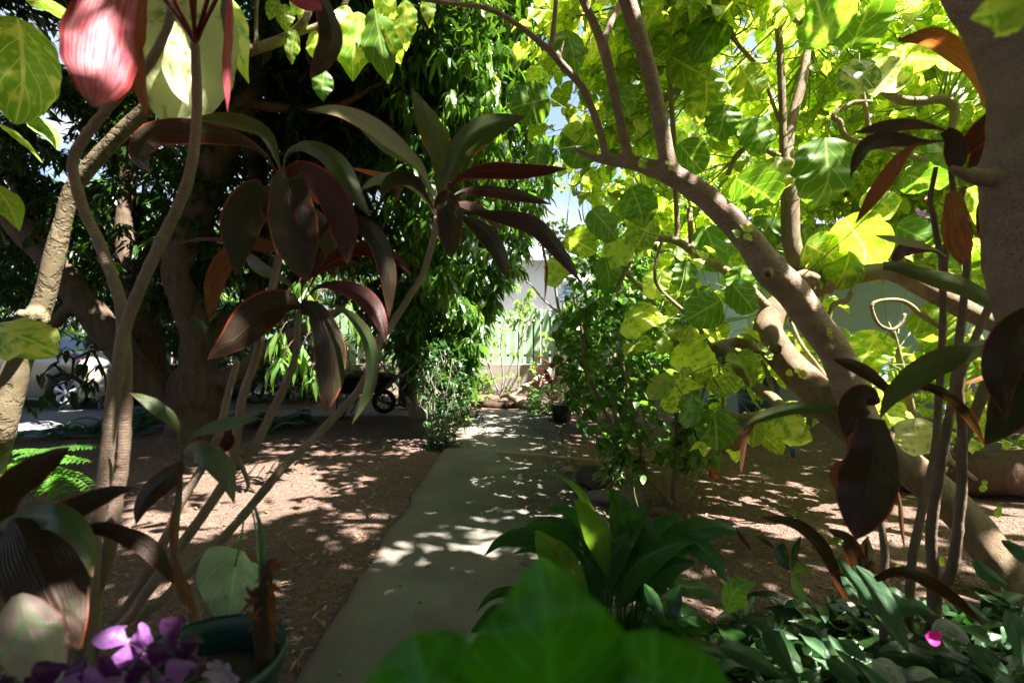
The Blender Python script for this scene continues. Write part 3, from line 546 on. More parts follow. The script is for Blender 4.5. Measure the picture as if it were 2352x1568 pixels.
# ---- variegated tree at the right: the main subject ------------------------
vt = thing('variegated_tree', P(2350, 1400, 2.2)*(1, 1, 0), 'leaning tree with smooth pinkish-brown limbs and sunlit yellow-green variegated round leaves, right of the path', 'tree', 'variegated round-leaved trees')
A_ = MB(); B_ = MB()
main = [
 [(2420,1500,2.05,100),(2344,1370,2.2,92),(2315,1323,2.25,86),(2278,1268,2.3,82),(2223,1195,2.4,78),(2150,1126,2.5,78),(2059,1052,2.6,80),(1969,982,2.7,86),(1914,938,2.75,84),(1859,883,2.82,74),(1804,828,2.9,68),(1768,775,2.95,66),(1764,745,3,60),(1782,712,3.05,60),(1812,694,3.08,58),(1842,672,3.1,58),(1866,656,3.1,62)],
 [(1835,690,3.08,50),(1859,668,3.1,52),(1914,642,3.1,46),(1987,626,3.05,42),(2042,622,3,42),(2097,645,2.95,44),(2152,676,2.9,44),(2210,708,2.9,44),(2262,733,2.9,40),(2352,773,2.8,44),(2440,820,2.7,40)],
 [(1875,660,3.1,50),(1859,615,3.1,48),(1830,590,3.1,44),(1817,549,3.1,40),(1815,480,3.1,39),(1814,403,3.1,42),(1808,370,3.1,36)],
 [(1806,390,3.1,20),(1800,348,3.1,19),(1797,256,3.1,17),(1793,146,3.1,17),(1787,40,3.1,16),(1784,-80,3.1,15)],
 [(1812,385,3.12,24),(1811,329,3.15,22),(1824,256,3.2,22),(1844,183,3.25,21),(1852,128,3.3,18),(1860,95,3.3,14)],
 [(1768,792,2.93,30),(1735,800,2.9,25),(1700,788,2.9,25),(1676,788,2.88,27),(1640,804,2.86,34)],
 [(1640,800,2.87,16),(1610,793,2.87,18),(1566,776,2.9,18),(1536,790,2.95,15),(1520,815,3.,10)],
]
for l in main: tube(A_, Q(l), seg=20, rough=.07, step=.03, freq=9)
blob(A_, P(1668, 818, 2.87), .062, 3, .35); blob(A_, P(1845, 655, 3.03), .10, 5, .3); blob(A_, P(1925, 915, 2.7), .11, 8, .3)
for x, y in ((1870,640),(1905,660),(1780,800),(1950,940)): blob(A_, P(x, y, 2.93 if y < 700 else 2.68), .035, x, .4)
pink = [
 [(1990,985,2.58,70),(1958,912,2.6,72),(1943,865,2.6,70),(1914,802,2.6,68),(1866,737,2.58,68),(1822,674,2.55,70),(1767,619,2.5,70),(1720,553,2.5,60),(1658,487,2.52,56),(1603,439,2.55,52),(1530,396,2.6,46),(1496,386,2.62,38),(1449,373,2.65,32),(1386,366,2.7,22),(1350,358,2.72,14),(1318,338,2.75,10)],
 [(1545,402,2.58,46),(1533,366,2.58,38),(1518,290,2.57,36),(1496,183,2.55,35),(1468,85,2.52,37),(1441,0,2.5,39),(1420,-90,2.48,38)],
 [(1448,380,2.64,28),(1441,350,2.64,24),(1430,300,2.63,23),(1405,183,2.6,22),(1385,104,2.58,26)],
 [(1386,108,2.58,22),(1362,50,2.56,20),(1339,0,2.55,19),(1310,-70,2.5,18)],
 [(1384,106,2.58,18),(1400,60,2.62,15),(1423,8,2.68,14),(1450,-60,2.7,13)],
 [(1398,366,2.68,22),(1388,345,2.67,18),(1375,293,2.65,17),(1339,205,2.6,17),(1288,146,2.55,18),(1258,113,2.5,15),(1185,55,2.42,13),(1112,18,2.35,12),(980,0,2.2,11),(850,-40,2.1,11)],
 [(1266,118,2.5,14),(1272,60,2.5,12),(1277,0,2.5,11),(1280,-60,2.5,10)],
 [(1283,140,2.53,8),(1290,115,2.53,6),(1295,95,2.53,4)],
]
for l in pink: tube(B_, Q(l), seg=20, rough=.05, step=.02, freq=8)
blob(B_, P(1762, 628, 2.42), .028, 5, .3); blob(B_, P(1790, 600, 2.46), .03, 6, .4); blob(B_, P(1812, 650, 2.47), .028, 7, .4); blob(B_, P(1905, 800, 2.53), .02, 7, .4)
t1 = A_.build('trunk', M['bark_main'], vt); remesh(t1, .010, 3)
t2 = B_.build('limb', M['bark'], vt); remesh(t2, .0075, 2)
k_ = MB(); blob(k_, P(1764, 630, 2.395), .013, 3, .15, sq=(1, .5, 1.1)); k_.build('knot_hole', M['bark_dark'], t2)
T_ = MB()
thin = [
 [(1800,940,2.7,26),(1771,912,2.85,26),(1731,883,2.95,24),(1691,846,2.95,20),(1676,825,2.9,18)],
 [(1632,795,2.87,11),(1600,745,2.85,10),(1566,711,2.85,9),(1515,663,2.85,8),(1504,627,2.85,8),(1512,580,2.85,7),(1522,546,2.85,6)],
 [(1762,705,3.02,22),(1713,656,3.05,22),(1658,616,3.1,20),(1603,587,3.1,20),(1570,562,3.1,18),(1541,550,3.1,16),(1489,550,3.1,14),(1460,576,3.1,13),(1434,627,3.1,12),(1414,671,3.1,9)],
 [(1436,625,3.1,10),(1465,655,3.15,10),(1493,682,3.2,10),(1515,726,3.2,8)],
 [(1654,963,2.7,14),(1713,956,2.7,16),(1786,949,2.7,17),(1859,950,2.7,19),(1930,960,2.7,22)],
 [(1660,960,2.7,6),(1660,900,2.72,6),(1652,850,2.75,5),(1655,820,2.8,4)],
 [(1603,791,2.9,14),(1592,700,3.0,14),(1588,572,3.1,13),(1584,480,3.2,12)],
 [(1548,557,3.1,11),(1555,531,3.1,11),(1552,440,3.1,12),(1548,329,3.1,12),(1541,220,3.1,11),(1533,91,3.1,10),(1541,-30,3.1,10)],
 [(1647,-20,3.0,12),(1676,73,3.05,12),(1720,128,3.1,11),(1749,165,3.1,10),(1790,280,3.12,8)],
 [(1570,201,3.2,9),(1603,220,3.2,10),(1639,253,3.2,11),(1676,282,3.2,11),(1715,335,3.15,12),(1760,345,3.12,14),(1790,360,3.1,15)],
 [(1672,400,3.3,12),(1690,360,3.3,13),(1715,337,3.2,13)],
 [(1811,37,3.3,9),(1837,55,3.3,10),(1852,95,3.3,11)],
 [(1980,-10,3,16),(2000,20,3,17),(2015,36,3,15)],
 [(1998,175,3,14),(2018,200,3,17),(2042,216,3,19),(2079,232,3,20),(2120,232,3,20),(2152,227,3,20),(2178,232,3,20),(2192,250,3,19),(2190,280,3,17),(2178,310,3,14)],
 [(2002,234,3.1,9),(1965,236,3.1,11),(1943,245,3.1,12),(1920,258,3.1,12),(1914,271,3.1,12),(1930,280,3.1,12),(1934,300,3.1,12),(1947,317,3.1,12),(1987,330,3.1,13),(2060,345,3.1,14),(2150,380,3.,14)],
 [(1960,130,3.1,8),(1978,200,3.1,9),(1990,260,3.1,11),(2000,310,3.1,14),(2030,330,3.1,16)],
 [(1815,733,3.0,7),(1841,791,2.9,8),(1877,839,2.85,9),(1899,868,2.8,9)],
 [(2159,751,2.9,12),(2115,722,2.9,12),(2090,700,2.9,10),(2064,689,2.9,9),(2025,690,2.9,8),(2003,700,2.9,8),(2008,727,2.9,8),(2022,748,2.9,8),(2050,757,2.9,8),(2070,742,2.9,8),(2078,720,2.9,7)],
 [(1749,828,2.9,7),(1765,860,2.9,9),(1775,901,2.85,11)],
 [(1900,745,3.05,9),(1915,700,3.05,12),(1945,690,3.05,12),(1955,672,3.05,11)],
 [(2240,1100,3.6,10),(2120,1000,3.5,14),(2080,880,3.4,16),(2050,760,3.3,12)],
]
for l in thin: tube(T_, Q(l), seg=10, rough=.06, step=.02)
T_.build('twigs', M['twig'], vt)

# leaves: whorls on long stalks around twig tips
def whorls(mb, C, size, nleaf=7, stalk=.16, mat=0, stemmat=1, skel=None, kind='round', ratio=.95, face=.25):
    C = np.asarray(C); m = len(C); k = rng.integers(max(2, nleaf-2), nleaf+3, m); idx = np.repeat(np.arange(m), k); n = len(idx)
    th = rng.uniform(0, 6.28, n); el = rng.uniform(-.5, .8, n)
    D = unit(np.stack([np.cos(th), np.sin(th), el], -1)); sl_ = stalk*rng.uniform(.5, 1.3, n); B = C[idx]+D*sl_[:, None]+np.array((0, 0, -.02))
    A = unit(np.stack([D[:, 0], D[:, 1], np.full(n, -.55)], -1)+rng.normal(0, .35, (n, 3))); Nn = np.stack([rng.normal(0, .45, n), rng.normal(-face, .45, n), np.ones(n)], -1)
    S = np.broadcast_to(size, (m,))[idx]*rng.uniform(.55, 1.15, n)
    cloud(mb, B, A, Nn, S, ratio*rng.uniform(.85, 1.1, n), kind, nl=10, nc=4, bend=.30, cup=.22, mat=mat, jag=.055)
    w = .0022; u = unit(np.cross(D, np.array((0, 0, 1.)))); v = np.cross(D, u); V = []; c0 = C[idx]; c1 = B
    for a in range(3):
        o = u*math.cos(a*2.09)*w+v*math.sin(a*2.09)*w; V += [c0+o*1.3, c1+o]
    V = np.stack(V, 1); f = np.array([(0,2,3,1),(2,4,5,3),(4,0,1,5)]); mb.add(V.reshape(-1, 3), (f[None]+(np.arange(n)*6)[:, None, None]).reshape(-1, 4), None, .5, stemmat)
skel = np.concatenate([spline(Q(l), 30) for l in main[1:]+pink+thin])[:, :3]
def link(mb, C, mat, r=.0045, maxd=1.3, every=1):
    for c in C[::every]:
        dd = np.linalg.norm(skel-c-np.array((0, 0, -.15)), axis=1); q = skel[dd.argmin()]
        if dd.min() > maxd: q = c+np.array((rng.normal(0, .12), rng.normal(0, .12), -.5))
        mid = (c+q)/2+rng.normal(0, .05, 3)+np.array((0, 0, -.06)); tube(mb, [(*c, r*.7), (*mid, r), (*q, r*1.5)], seg=6, n=9, mat=mat, cap=False)
cr = MB()
polyV = [(1240,-60),(2420,-60),(2420,640),(2300,640),(2100,620),(1960,600),(1700,600),(1600,560),(1500,540),(1430,520),(1330,480),(1290,380),(1250,280),(1300,220),(1230,100)]
def sheet(C, spread):   # the crown is a sloping layer of leaves, high near the camera and lower farther off
    x, y = toV(C); d = np.interp(y, [-60, 150, 400, 650], [3.0, 3.7, 4.8, 6.2])+rng.uniform(-spread, spread, len(C)); C = np.stack([d*(x-W2)/F, d, H-d*(y-H2)/F], -1)
    g = C-np.array((sd.x, sd.y, sd.z))*(C[:, 2:]/sd.z); return C[rng.random(len(C)) < 1-.6*lit_at(g[:, 0], g[:, 1])*(g[:, 1] < 6)]
Cn = sheet(volpts(polyV, 3, 5, 700), .45); whorls(cr, Cn, .155, 7, stalk=.14); link(cr, Cn, 1, every=2)
Cn = volpts(polyV, 5.2, 7.5, 260); whorls(cr, Cn, .18, 8)
Cn = volpts([(1480,560),(2352,560),(2352,720),(2250,700),(2200,880),(2000,980),(1780,900),(1600,960),(1560,900),(1480,760)], 3.1, 4.2, 46); whorls(cr, Cn, .17, 6); link(cr, Cn, 1, every=1)
Cn = volpts([(1880,760),(2352,840),(2352,1000),(1960,1000),(1900,880)], 3.6, 5.0, 22); whorls(cr, Cn, .16, 6)
Cn = volpts([(1500,700),(1700,780),(1720,980),(1640,1050),(1560,940)], 2.7, 3.3, 13); whorls(cr, Cn, .125, 5); link(cr, Cn, 1, r=.003)
def cv(mb, x, y, d, ang, L, mat=0, rat=.95, kind='round', tilt=.2, roll=0, fold=.08):
    """one leaf hanging from (x,y) at distance d, ang = direction of its tip in degrees from straight down towards the right"""
    a = R(ang); c = P(x, y, d); l = L*d/F; dr = np.array((math.sin(a), 0, -math.cos(a)))
    tl = np.array((0, -tilt, 0)); pts = [c, c+(dr+tl*.3)*l*.35, c+(dr+tl*.2)*l*.7, c+(dr-tl*.6)*l]
    blade(mb, pts, rat*l, roll=roll, kind=kind, fold=fold, wave=.05, n=30, nc=8, mat=mat, scal=.025)
near = [(1895,316,2.6,0,150,3),(1262,225,2.7,-75,95),(1440,0,2.9,10,90),(1300,70,2.8,15,95),(1590,70,3,0,100),(1903,100,2.4,-160,150,3),(1955,110,2.6,160,120,3),(2012,150,2.4,-60,95,4),(2085,130,2.5,80,110),
 (2000,160,2.6,60,85,4),(1780,360,3,10,80),(1665,240,3.,-10,80),(1725,270,3,20,90),(1240,330,3,-10,65),(1290,300,3,50,70),(1345,300,3,-20,90),(1300,540,2.9,60,80),(1300,590,3,-40,75),(1360,480,3,40,90),(1500,500,3,-30,90),
 (1575,600,2.9,0,70),(1522,620,2.9,-35,70),(1600,660,2.8,20,70,3),(1680,650,2.7,40,85,3),(1655,690,2.6,-60,90,3),(1560,790,2.8,40,90),(1500,700,2.9,-50,95),(1640,940,2.6,5,95),(1800,950,2.5,20,85),(1590,905,2.6,-20,70),(1545,870,2.7,10,80),
 (1540,860,2.7,-50,70),(2100,960,2.4,5,90,4),(1850,560,3,60,95),(1940,500,2.9,30,120),(2130,350,2.2,90,80),(2080,400,2.9,70,95),(1690,410,3,60,110,3),(1650,40,2.9,-30,100),(1540,130,3,60,100),(2230,430,2.9,20,90),(2200,540,3,-30,80),(1990,440,3,50,90),
 (1560,330,2.9,40,85),(1450,430,2.9,20,90),(1400,200,2.8,40,80),(1620,160,3.1,0,110),(1700,150,3,30,90),(1780,500,3.2,-40,100),(1620,520,3.1,20,110),(1700,610,3,10,80),(1960,560,3,-20,110),(2060,520,3,60,100),(2120,700,3,30,100),(2020,760,3,-30,90),(2170,780,3,10,110),
 (1900,620,3.2,80,80),(1820,920,3,0,60),(1990,1080,2.6,-30,40),(1390,590,3,10,70),(1450,560,3,-60,80)]
for r_ in near:
    x, y, d, an, L = r_[:5]; mt = r_[5] if len(r_) > 5 else (0 if random.random() < .6 else 3); cv(cr, x, y, d, an, L, mat=mt, rat=random.uniform(.85, 1.0), roll=random.uniform(-35, 35), tilt=random.uniform(0, .5))
    link(cr, [P(x, y, d)], 1, r=.0024, maxd=.9)
# extra leaves, mostly unseen, added overhead, behind and at right for shade
g = rng.uniform((.5, -3.5, 3.2), (8, 5.0, 5.2), (1300, 3)); g0 = g-np.array((sd.x, sd.y, sd.z))*(g[:, 2:]/sd.z); f = lit_at(g0[:, 0], g0[:, 1]); k = (rng.random(len(g)) < np.log(1/f)/np.log(1/.012)) & (g0[:, 1] < 2.9) & (g0[:, 0] > -.6); g = g[k]; x_, y_ = toV(np.where(g[:, 1:2] > .3, g, 1e3)); k = ~((g[:, 1] > .3) & (x_ < 1280) & (y_ > -60)); whorls(cr, g[k], .2, 7, mat=3)
g = rng.uniform((3.2, 2.6, 3.4), (8.5, 7.5, 5.6), (800, 3)); g0 = g-np.array((sd.x, sd.y, sd.z))*(g[:, 2:]/sd.z); f = lit_at(g0[:, 0], g0[:, 1]); g = g[(rng.random(len(g)) < 1.*np.log(1/f)/np.log(1/.012)) & (g0[:, 0] > 1.5)]; whorls(cr, g, .2, 7, mat=3)
g = rng.uniform((.5, -4.5, 1.6), (6, -1.2, 4.0), (420, 3)); whorls(cr, g, .2, 8)
cr.build('crown', [M['varieg'], M['stem'], M['dead'], M['varieg_dark'], M['cream']], vt)
iv = MB()    # small creeper leaves on the limbs
for x, y, d in [(1702,540,2.4),(1712,528,2.4),(1545,380,2.5),(1470,378,2.55),(1884,650,2.95),(1780,795,2.75),(1745,797,2.75),(1760,812,2.75),(1823,850,2.7),(1832,855,2.7),(1910,770,2.5),(1858,985,2.45),(2265,1110,2.3),(2290,1180,2.3),(2150,1280,2.3),(2070,1300,2.3)]:
    for q in range(2): cloud(iv, P(x+random.uniform(-6, 6), y+random.uniform(-5, 5), d)[None], [(random.uniform(-1, 1), -.3, random.uniform(-1, 1))], [(.1, -1, .3)], random.uniform(.03, .05), .8, 'round', nl=6, nc=4, bend=.2)
iv.build('creeper', M['varieg'], vt)

# ---- dark foreground trunk at the right edge -------------------------------
ft = thing('leaning_tree', (1.55, 1.15, 0), 'thick mottled tree trunk close to the camera at the right edge', 'tree')
tm = MB(); tube(tm, Q([(2700,1800,1.25,260),(2620,1200,1.22,230),(2490,900,1.2,190),(2420,760,1.2,170),(2375,640,1.2,165),(2358,520,1.2,160),(2354,400,1.2,160),(2366,300,1.22,146),(2350,180,1.25,134),(2304,70,1.28,126),(2254,-20,1.3,125),(2190,-160,1.35,120)]), seg=28, rough=.07, step=.02, freq=10)
tube(tm, Q([(2320,400,1.2,50),(2262,408,1.18,44),(2220,400,1.15,30),(2180,385,1.15,16)]), seg=12, rough=.1)
remesh(tm.build('trunk', M['bark'], ft), .007, 2)
cb = MB(); cv(cb, 2400, -60, .62, -35, 150, kind='heart', rat=.9); cv(cb, 2372, 10, .62, -80, 130, kind='heart', rat=.9); cb.build('leaf', M['varieg'], ft)
tm = MB(); g = rng.uniform((1.2, -1.0, 3.2), (3.6, 1.6, 4.6), (60, 3)); whorls(tm, g, .2, 7); tm.build('crown', [M['varieg'], M['stem']], ft)

# ---- variegated tree at the left edge --------------------------------------
v2 = thing('variegated_tree', G(-20, 2.3), 'pale olive branch with swollen knot and large variegated leaves, behind the two tall canes', 'tree', 'variegated round-leaved trees')
tm = MB()
tube(tm, Q([(-45,1420,2.3,70),(-30,1100,2.25,62),(0,990,2.2,58),(22,900,2.2,56),(40,840,2.2,50),(62,780,2.2,48),(80,735,2.2,50),(100,690,2.2,40),(125,590,2.2,40),(142,520,2.2,34),(165,439,2.2,33),(205,384,2.2,33),(256,329,2.2,33),(329,256,2.2,30),(420,185,2.2,28),(500,142,2.25,27),(560,120,2.3,25),(655,88,2.4,22),(700,45,2.4,18),(730,-30,2.4,15)]), seg=18, rough=.06, step=.02)
blob(tm, P(82, 728, 2.17), .05, 4, .35); tube(tm, Q([(66,745,2.15,30),(55,728,2.1,26),(50,716,2.08,22)]), seg=12)
tube(tm, Q([(590,118,2.3,12),(588,60,2.3,11),(590,0,2.3,10),(590,-60,2.3,10)]), seg=10); tube(tm, Q([(655,88,2.4,14),(770,40,2.5,14),(800,-10,2.5,14)]), seg=10)
remesh(tm.build('trunk', M['bark_olive'], v2), .008, 2)
cr = MB()
def bl(mb, l, w, d=None, roll=0, kind='cord', mat=0, fold=.12, wave=.04, nc=8, n=22, scal=0.0):
    blade(mb, [P(*p) for p in l], w*l[len(l)//2][2]/F, roll=roll, kind=kind, fold=fold, wave=wave, n=n+(14 if scal else 0), nc=nc, mat=mat, scal=scal)
bl(cr, [(40,40,1.5),(50,110,1.42),(52,200,1.4),(35,285,1.42)], 140, kind='round', mat=0, roll=10, scal=.02)
bl(cr, [(-20,745,1.6),(40,770,1.52),(90,790,1.5),(132,815,1.52)], 125, kind='round', mat=0, roll=25, scal=.03)
bl(cr, [(-20,420,1.6),(10,455,1.58),(30,490,1.56),(45,530,1.56)], 60, kind='ovate', mat=0, roll=20)
bl(cr, [(60,0,1.8),(110,10,1.8),(170,45,1.8),(200,75,1.8)], 45, kind='ovate', mat=0, roll=50)
bl(cr, [(0,285,1.8),(40,310,1.8),(80,350,1.8),(98,375,1.8)], 30, kind='ovate', mat=0, roll=60)
bl(cr, [(70,260,1.9),(100,290,1.9),(125,320,1.9),(132,345,1.9)], 50, kind='ovate', mat=1, roll=40)
bl(cr, [(440,-50,1.75),(425,70,1.65),(410,180,1.6),(385,290,1.62)], 215, kind='round', mat=2, roll=-12, wave=.05, fold=.10)
bl(cr, [(430,60,1.62),(415,120,1.52),(410,190,1.5),(432,245,1.5)], 80, kind='ovate', mat=2, roll=30, wave=.1)
bl(cr, [(500,-40,1.9),(530,60,1.8),(550,130,1.8),(572,192,1.85)], 95, kind='ovate', mat=0, roll=25)
for x, y, an, L, mt in [(655,10,0,60,0),(690,15,15,50,0),(680,70,-10,75,0),(720,70,10,80,0),(745,160,-5,70,1),(800,15,0,95,0),(830,30,-10,150,0),(860,20,10,165,1),(880,60,25,90,0),(930,0,0,110,0),(780,100,15,60,0),(860,-20,40,80,0),(700,-20,-30,60,0),(980,-10,5,70,0),(640,0,-30,50,0)]:
    cv(cr, x, y, 2.35+random.uniform(-.1, .15), an, L, mat=mt, kind='ovate', rat=random.uniform(.5, .75), roll=random.uniform(-30, 30))
g = rng.uniform((-3.2, -1.0, 3.0), (-.2, 2.0, 4.2), (70, 3)); g = g[~((g[:, 1] > .3) & (H2-F*(g[:, 2]-H)/np.maximum(g[:, 1], .1) > -120))]; whorls(cr, g, .2, 7, stemmat=3)
cr.build('crown', [M['varieg'], M['varieg_dark'], M['cream'], M['stem']], v2)

# ---- old trunk lying at the right, behind ----------------------------------
mb = MB(); tube(mb, [(3.05,3.9,.12,.12),(3.5,3.75,.17,.16),(4.1,3.7,.2,.18),(4.9,3.6,.22,.19),(5.8,3.5,.2,.19)], seg=18, rough=.12, step=.04)
tagset(mb.build('fallen_log', M['bark_dark']), 'dark reddish-brown log lying on shaded soil behind the leaning pinkish trunk', 'log')

# ================================================================ CORDYLINES (long-leaved canes)
def leaves(th, rows):
    """each row: points (column,row,distance), width, roll, material"""
    for pts, w, roll, mt, *k in rows:
        mb = MB(); bl(mb, pts, w, roll=roll, kind=(k[0] if k else 'cord'), fold=random.uniform(.08, .2), wave=.035, nc=6, n=26); mb.build('leaf', M[mt], th)
def cane(th, pts, ground=None, mat='cane', rough=.13):
    mb = MB(); q = Q(pts)
    if ground is not None: q = q+[(*G(ground[0], ground[1], -.02), q[-1][3]*1.1)]
    tube(mb, q, seg=14, rough=rough, step=.007, freq=25, rings=0); return mb.build('cane', M[mat], th)
def dz(l, d0, d1):  # spread distances along a pixel polyline
    n = len(l); return [(x, y, d0+(d1-d0)*i/(n-1)) for i, (x, y) in enumerate(l)]
def dzw(l, d0, d1, w0, w1):
    n = len(l); return [(x, y, d0+(d1-d0)*i/(n-1), w0+(w1-w0)*i/(n-1)) for i, (x, y) in enumerate(l)]

tall = thing('cordyline', G(205, 1.42), 'tall cordyline with two pale ringed canes and a glossy pink leaf at its top', 'shrub', 'cordylines')
cane(tall, dzw([(448,100),(450,146),(452,220),(447,329),(432,414),(403,487),(388,517),(329,645),(287,755),(271,846),(256,938),(249,1011),(237,1113),(223,1192),(215,1260),(210,1330),(204,1450)], 1.25, 1.40, 19, 32), (204,1.42))
cane(tall, dzw([(398,10),(381,73),(340,150),(293,198),(234,264),(190,322),(168,366),(172,414),(194,487),(209,517),(238,583),(271,674),(282,744),(289,846),(287,975),(282,1048),(277,1085),(266,1149),(251,1256),(230,1330),(215,1400)], 1.28, 1.46, 18, 30), (225,1.5))
st = MB()
for l in ([(450,104),(420,55),(375,-5),(340,-50)],[(449,100),(425,48),(398,-5),(380,-50)],[(450,100),(445,50),(438,-10)],[(450,96),(462,50),(478,-5),(490,-40)],[(450,100),(470,52),(497,-2),(520,-50)],[(450,104),(446,60),(447,0),(450,-40)]):
    tube(st, Q(dzw(l, 1.25, 1.15, 9, 10)), seg=8)
st.build('leaf_stalks', M['redstem'], tall)
leaves(tall, [(dz([(300,-60),(258,20),(236,120),(214,245)],1.05,.95),150,8,'cord_pink','strap'),
 (dz([(330,-40),(312,40),(298,120),(270,175)],1.1,1.1),62,25,'dead','strap'),
 (dz([(316,-10),(311,73),(322,183),(338,275)],1.15,1.12),34,30,'dead','strap'),
 (dz([(530,-40),(527,73),(523,165),(523,258)],1.15,1.15),30,45,'cord_pink','strap'),
 (dz([(520,-60),(520,0),(524,70),(520,120)],1.2,1.2),44,60,'cord_red','strap'),
 (dz([(720,-30),(750,29),(762,90),(742,140),(712,180)],1.3,1.3),58,18,'cord_red','strap'),
 (dz([(640,-40),(680,-12),(715,4),(740,24)],1.2,1.2),46,10,'cord_pink','strap')])

clump = thing('cordyline', G(300, 1.5), 'cordyline clump of slanting canes topped by three whorls of long dark maroon leaves', 'shrub', 'cordylines')
cane(clump, dzw([(1002,500),(998,538),(973,626),(943,677),(896,751),(870,787),(830,886),(746,981),(700,1027),(647,1077),(539,1206),(431,1317),(381,1371),(323,1436)], 1.9, 1.5, 13, 22), (290,1.5))
cane(clump, dzw([(650,430),(646,500),(643,575),(630,641),(619,692),(602,760),(586,828),(560,901),(546,985),(538,1055),(535,1077),(496,1138),(449,1206),(395,1278),(359,1328),(300,1410),(234,1508)], 1.6, 1.42, 14, 26), (215,1.45))
cane(clump, dzw([(690,700),(685,740),(678,817),(659,875),(623,949),(586,1022),(556,1058),(540,1075)], 1.55, 1.5, 13, 24), None)
cane(clump, dzw([(560,1040),(545,1045),(552,1062),(570,1110),(563,1130)], 1.5, 1.48, 16, 6), None)
cane(clump, dzw([(545,830),(525,900),(512,960),(496,1016),(456,1088),(413,1159),(384,1228),(334,1328),(251,1483)], 1.62, 1.44, 14, 24), (240,1.46))
for c0, ll in (((1002,500), [(960,395),(1000,375),(1035,385),(1062,408),(1078,436),(1062,470),(1050,482),(930,405),(940,414),(1032,470)]), ((652,430), [(604,355),(608,311),(659,350),(668,432),(600,465),(700,400)]), ((690,705), [(660,705),(760,655),(746,583),(733,735),(784,714),(640,560),(512,640)])):
    pass
# whorl beside the path, highest and farthest right
c = (1002, 490)
leaves(clump, [(dz([c,(975,400),(930,352),(850,290),(780,258),(706,252)],1.9,1.7),48,25,'cord_pale'),
 (dz([(1000,480),(985,440),(955,380),(880,340),(830,300)],1.92,2.0),30,35,'cord_green'),
 (dz([(1004,485),(1010,420),(1012,350),(985,280),(945,205)],1.9,1.8),62,-15,'cord_green'),
 (dz([(1006,485),(1022,420),(1060,340),(1120,292),(1206,267)],1.9,1.8),66,10,'cord_green'),
 (dz([(1008,485),(1045,420),(1100,397),(1200,396),(1303,388)],1.88,1.7),42,-20,'cord_red'),
 (dz([(1008,490),(1050,445),(1110,437),(1190,448),(1268,470)],1.9,1.8),36,30,'cord_red'),
 (dz([(1010,492),(1050,468),(1100,480),(1156,530)],1.92,1.95),34,40,'cord_red'),
 (dz([(1010,495),(1080,488),(1160,498),(1230,520),(1290,585),(1334,650)],1.88,1.6),48,20,'cord'),
 (dz([(1010,495),(1060,500),(1110,530),(1145,580),(1166,642)],1.86,1.75),46,15,'cord'),
 (dz([(1006,485),(1024,455),(1032,500),(1036,593)],1.8,1.7),62,0,'cord','strap'),
 (dz([(1000,490),(960,425),(920,412),(890,425),(874,458)],1.86,1.8),40,30,'cord'),
 (dz([(1000,492),(950,430),(905,412),(860,418),(825,440)],1.92,1.9),30,20,'cord_pale'),
 (dz([(998,495),(960,440),(900,410),(860,400),(800,384)],1.95,2.0),16,20,'orange'),
 (dz([(1000,500),(965,430),(930,420),(905,470)],1.95,2.0),26,40,'dead'),
 (dz([(1300,560),(1250,555),(1258,620),(1250,702)],1.7,1.72),16,60,'dead','strap')])
# middle whorl, above
leaves(clump, [(dz([(652,432),(637,400),(604,350),(542,318),(439,300),(359,304),(325,335),(322,366),(346,397)],1.6,1.35),62,-22,'cord_red'),
 (dz([(652,425),(640,380),(608,311),(549,286),(500,278),(439,271)],1.62,1.5),46,35,'cord_green'),
 (dz([(655,425),(655,360),(695,335),(750,351),(787,388),(815,440),(850,497)],1.6,1.4),52,20,'cord_green'),
 (dz([(652,425),(662,412),(668,470),(682,560),(704,646)],1.5,1.38),106,0,'cord_red','strap'),
 (dz([(648,430),(622,455),(590,462),(556,520),(542,632)],1.55,1.42),92,12,'cord','ovate'),
 (dz([(655,425),(690,395),(745,430),(786,510),(798,606)],1.55,1.42),74,-15,'cord_red','strap'),
 (dz([(690,440),(700,438),(718,450),(736,470)],1.6,1.6),18,0,'orange','strap'),
 (dz([(648,440),(600,470),(560,560),(500,620)],1.7,1.8),50,30,'dead'),
 (dz([(655,440),(700,470),(760,540),(770,640)],1.7,1.75),60,30,'cord_red')])
# lower whorl
leaves(clump, [(dz([(690,705),(655,697),(600,722),(545,775),(476,825)],1.52,1.35),88,10,'cord','ovate'),
 (dz([(640,570),(560,560),(520,600),(495,650),(480,738)],1.5,1.45),48,20,'dead','strap'),
 (dz([(690,700),(730,660),(780,660),(830,680),(867,722),(888,790)],1.5,1.35),46,-10,'cord_red'),
 (dz([(690,700),(740,610),(800,572),(870,576),(910,592),(947,634)],1.55,1.5),36,20,'cord_red'),
 (dz([(690,705),(725,715),(755,780),(760,860),(749,946)],1.5,1.4),72,5,'cord','strap'),
 (dz([(690,702),(760,700),(815,735),(850,800),(850,880),(830,930),(808,975)],1.5,1.4),36,-25,'cord_green'),
 (dz([(700,600),(760,510),(830,515),(872,560),(893,640),(893,730)],1.55,1.45),50,15,'cord'),
 (dz([(688,700),(660,650),(600,620),(560,590),(520,600)],1.58,1.7),34,30,'cord_green'),
 (dz([(690,690),(650,620),(590,570),(480,550),(400,560)],1.6,1.9),14,30,'cord_red'),
 (dz([(692,700),(700,640),(760,600),(840,610)],1.62,1.7),34,30,'cord_red')])

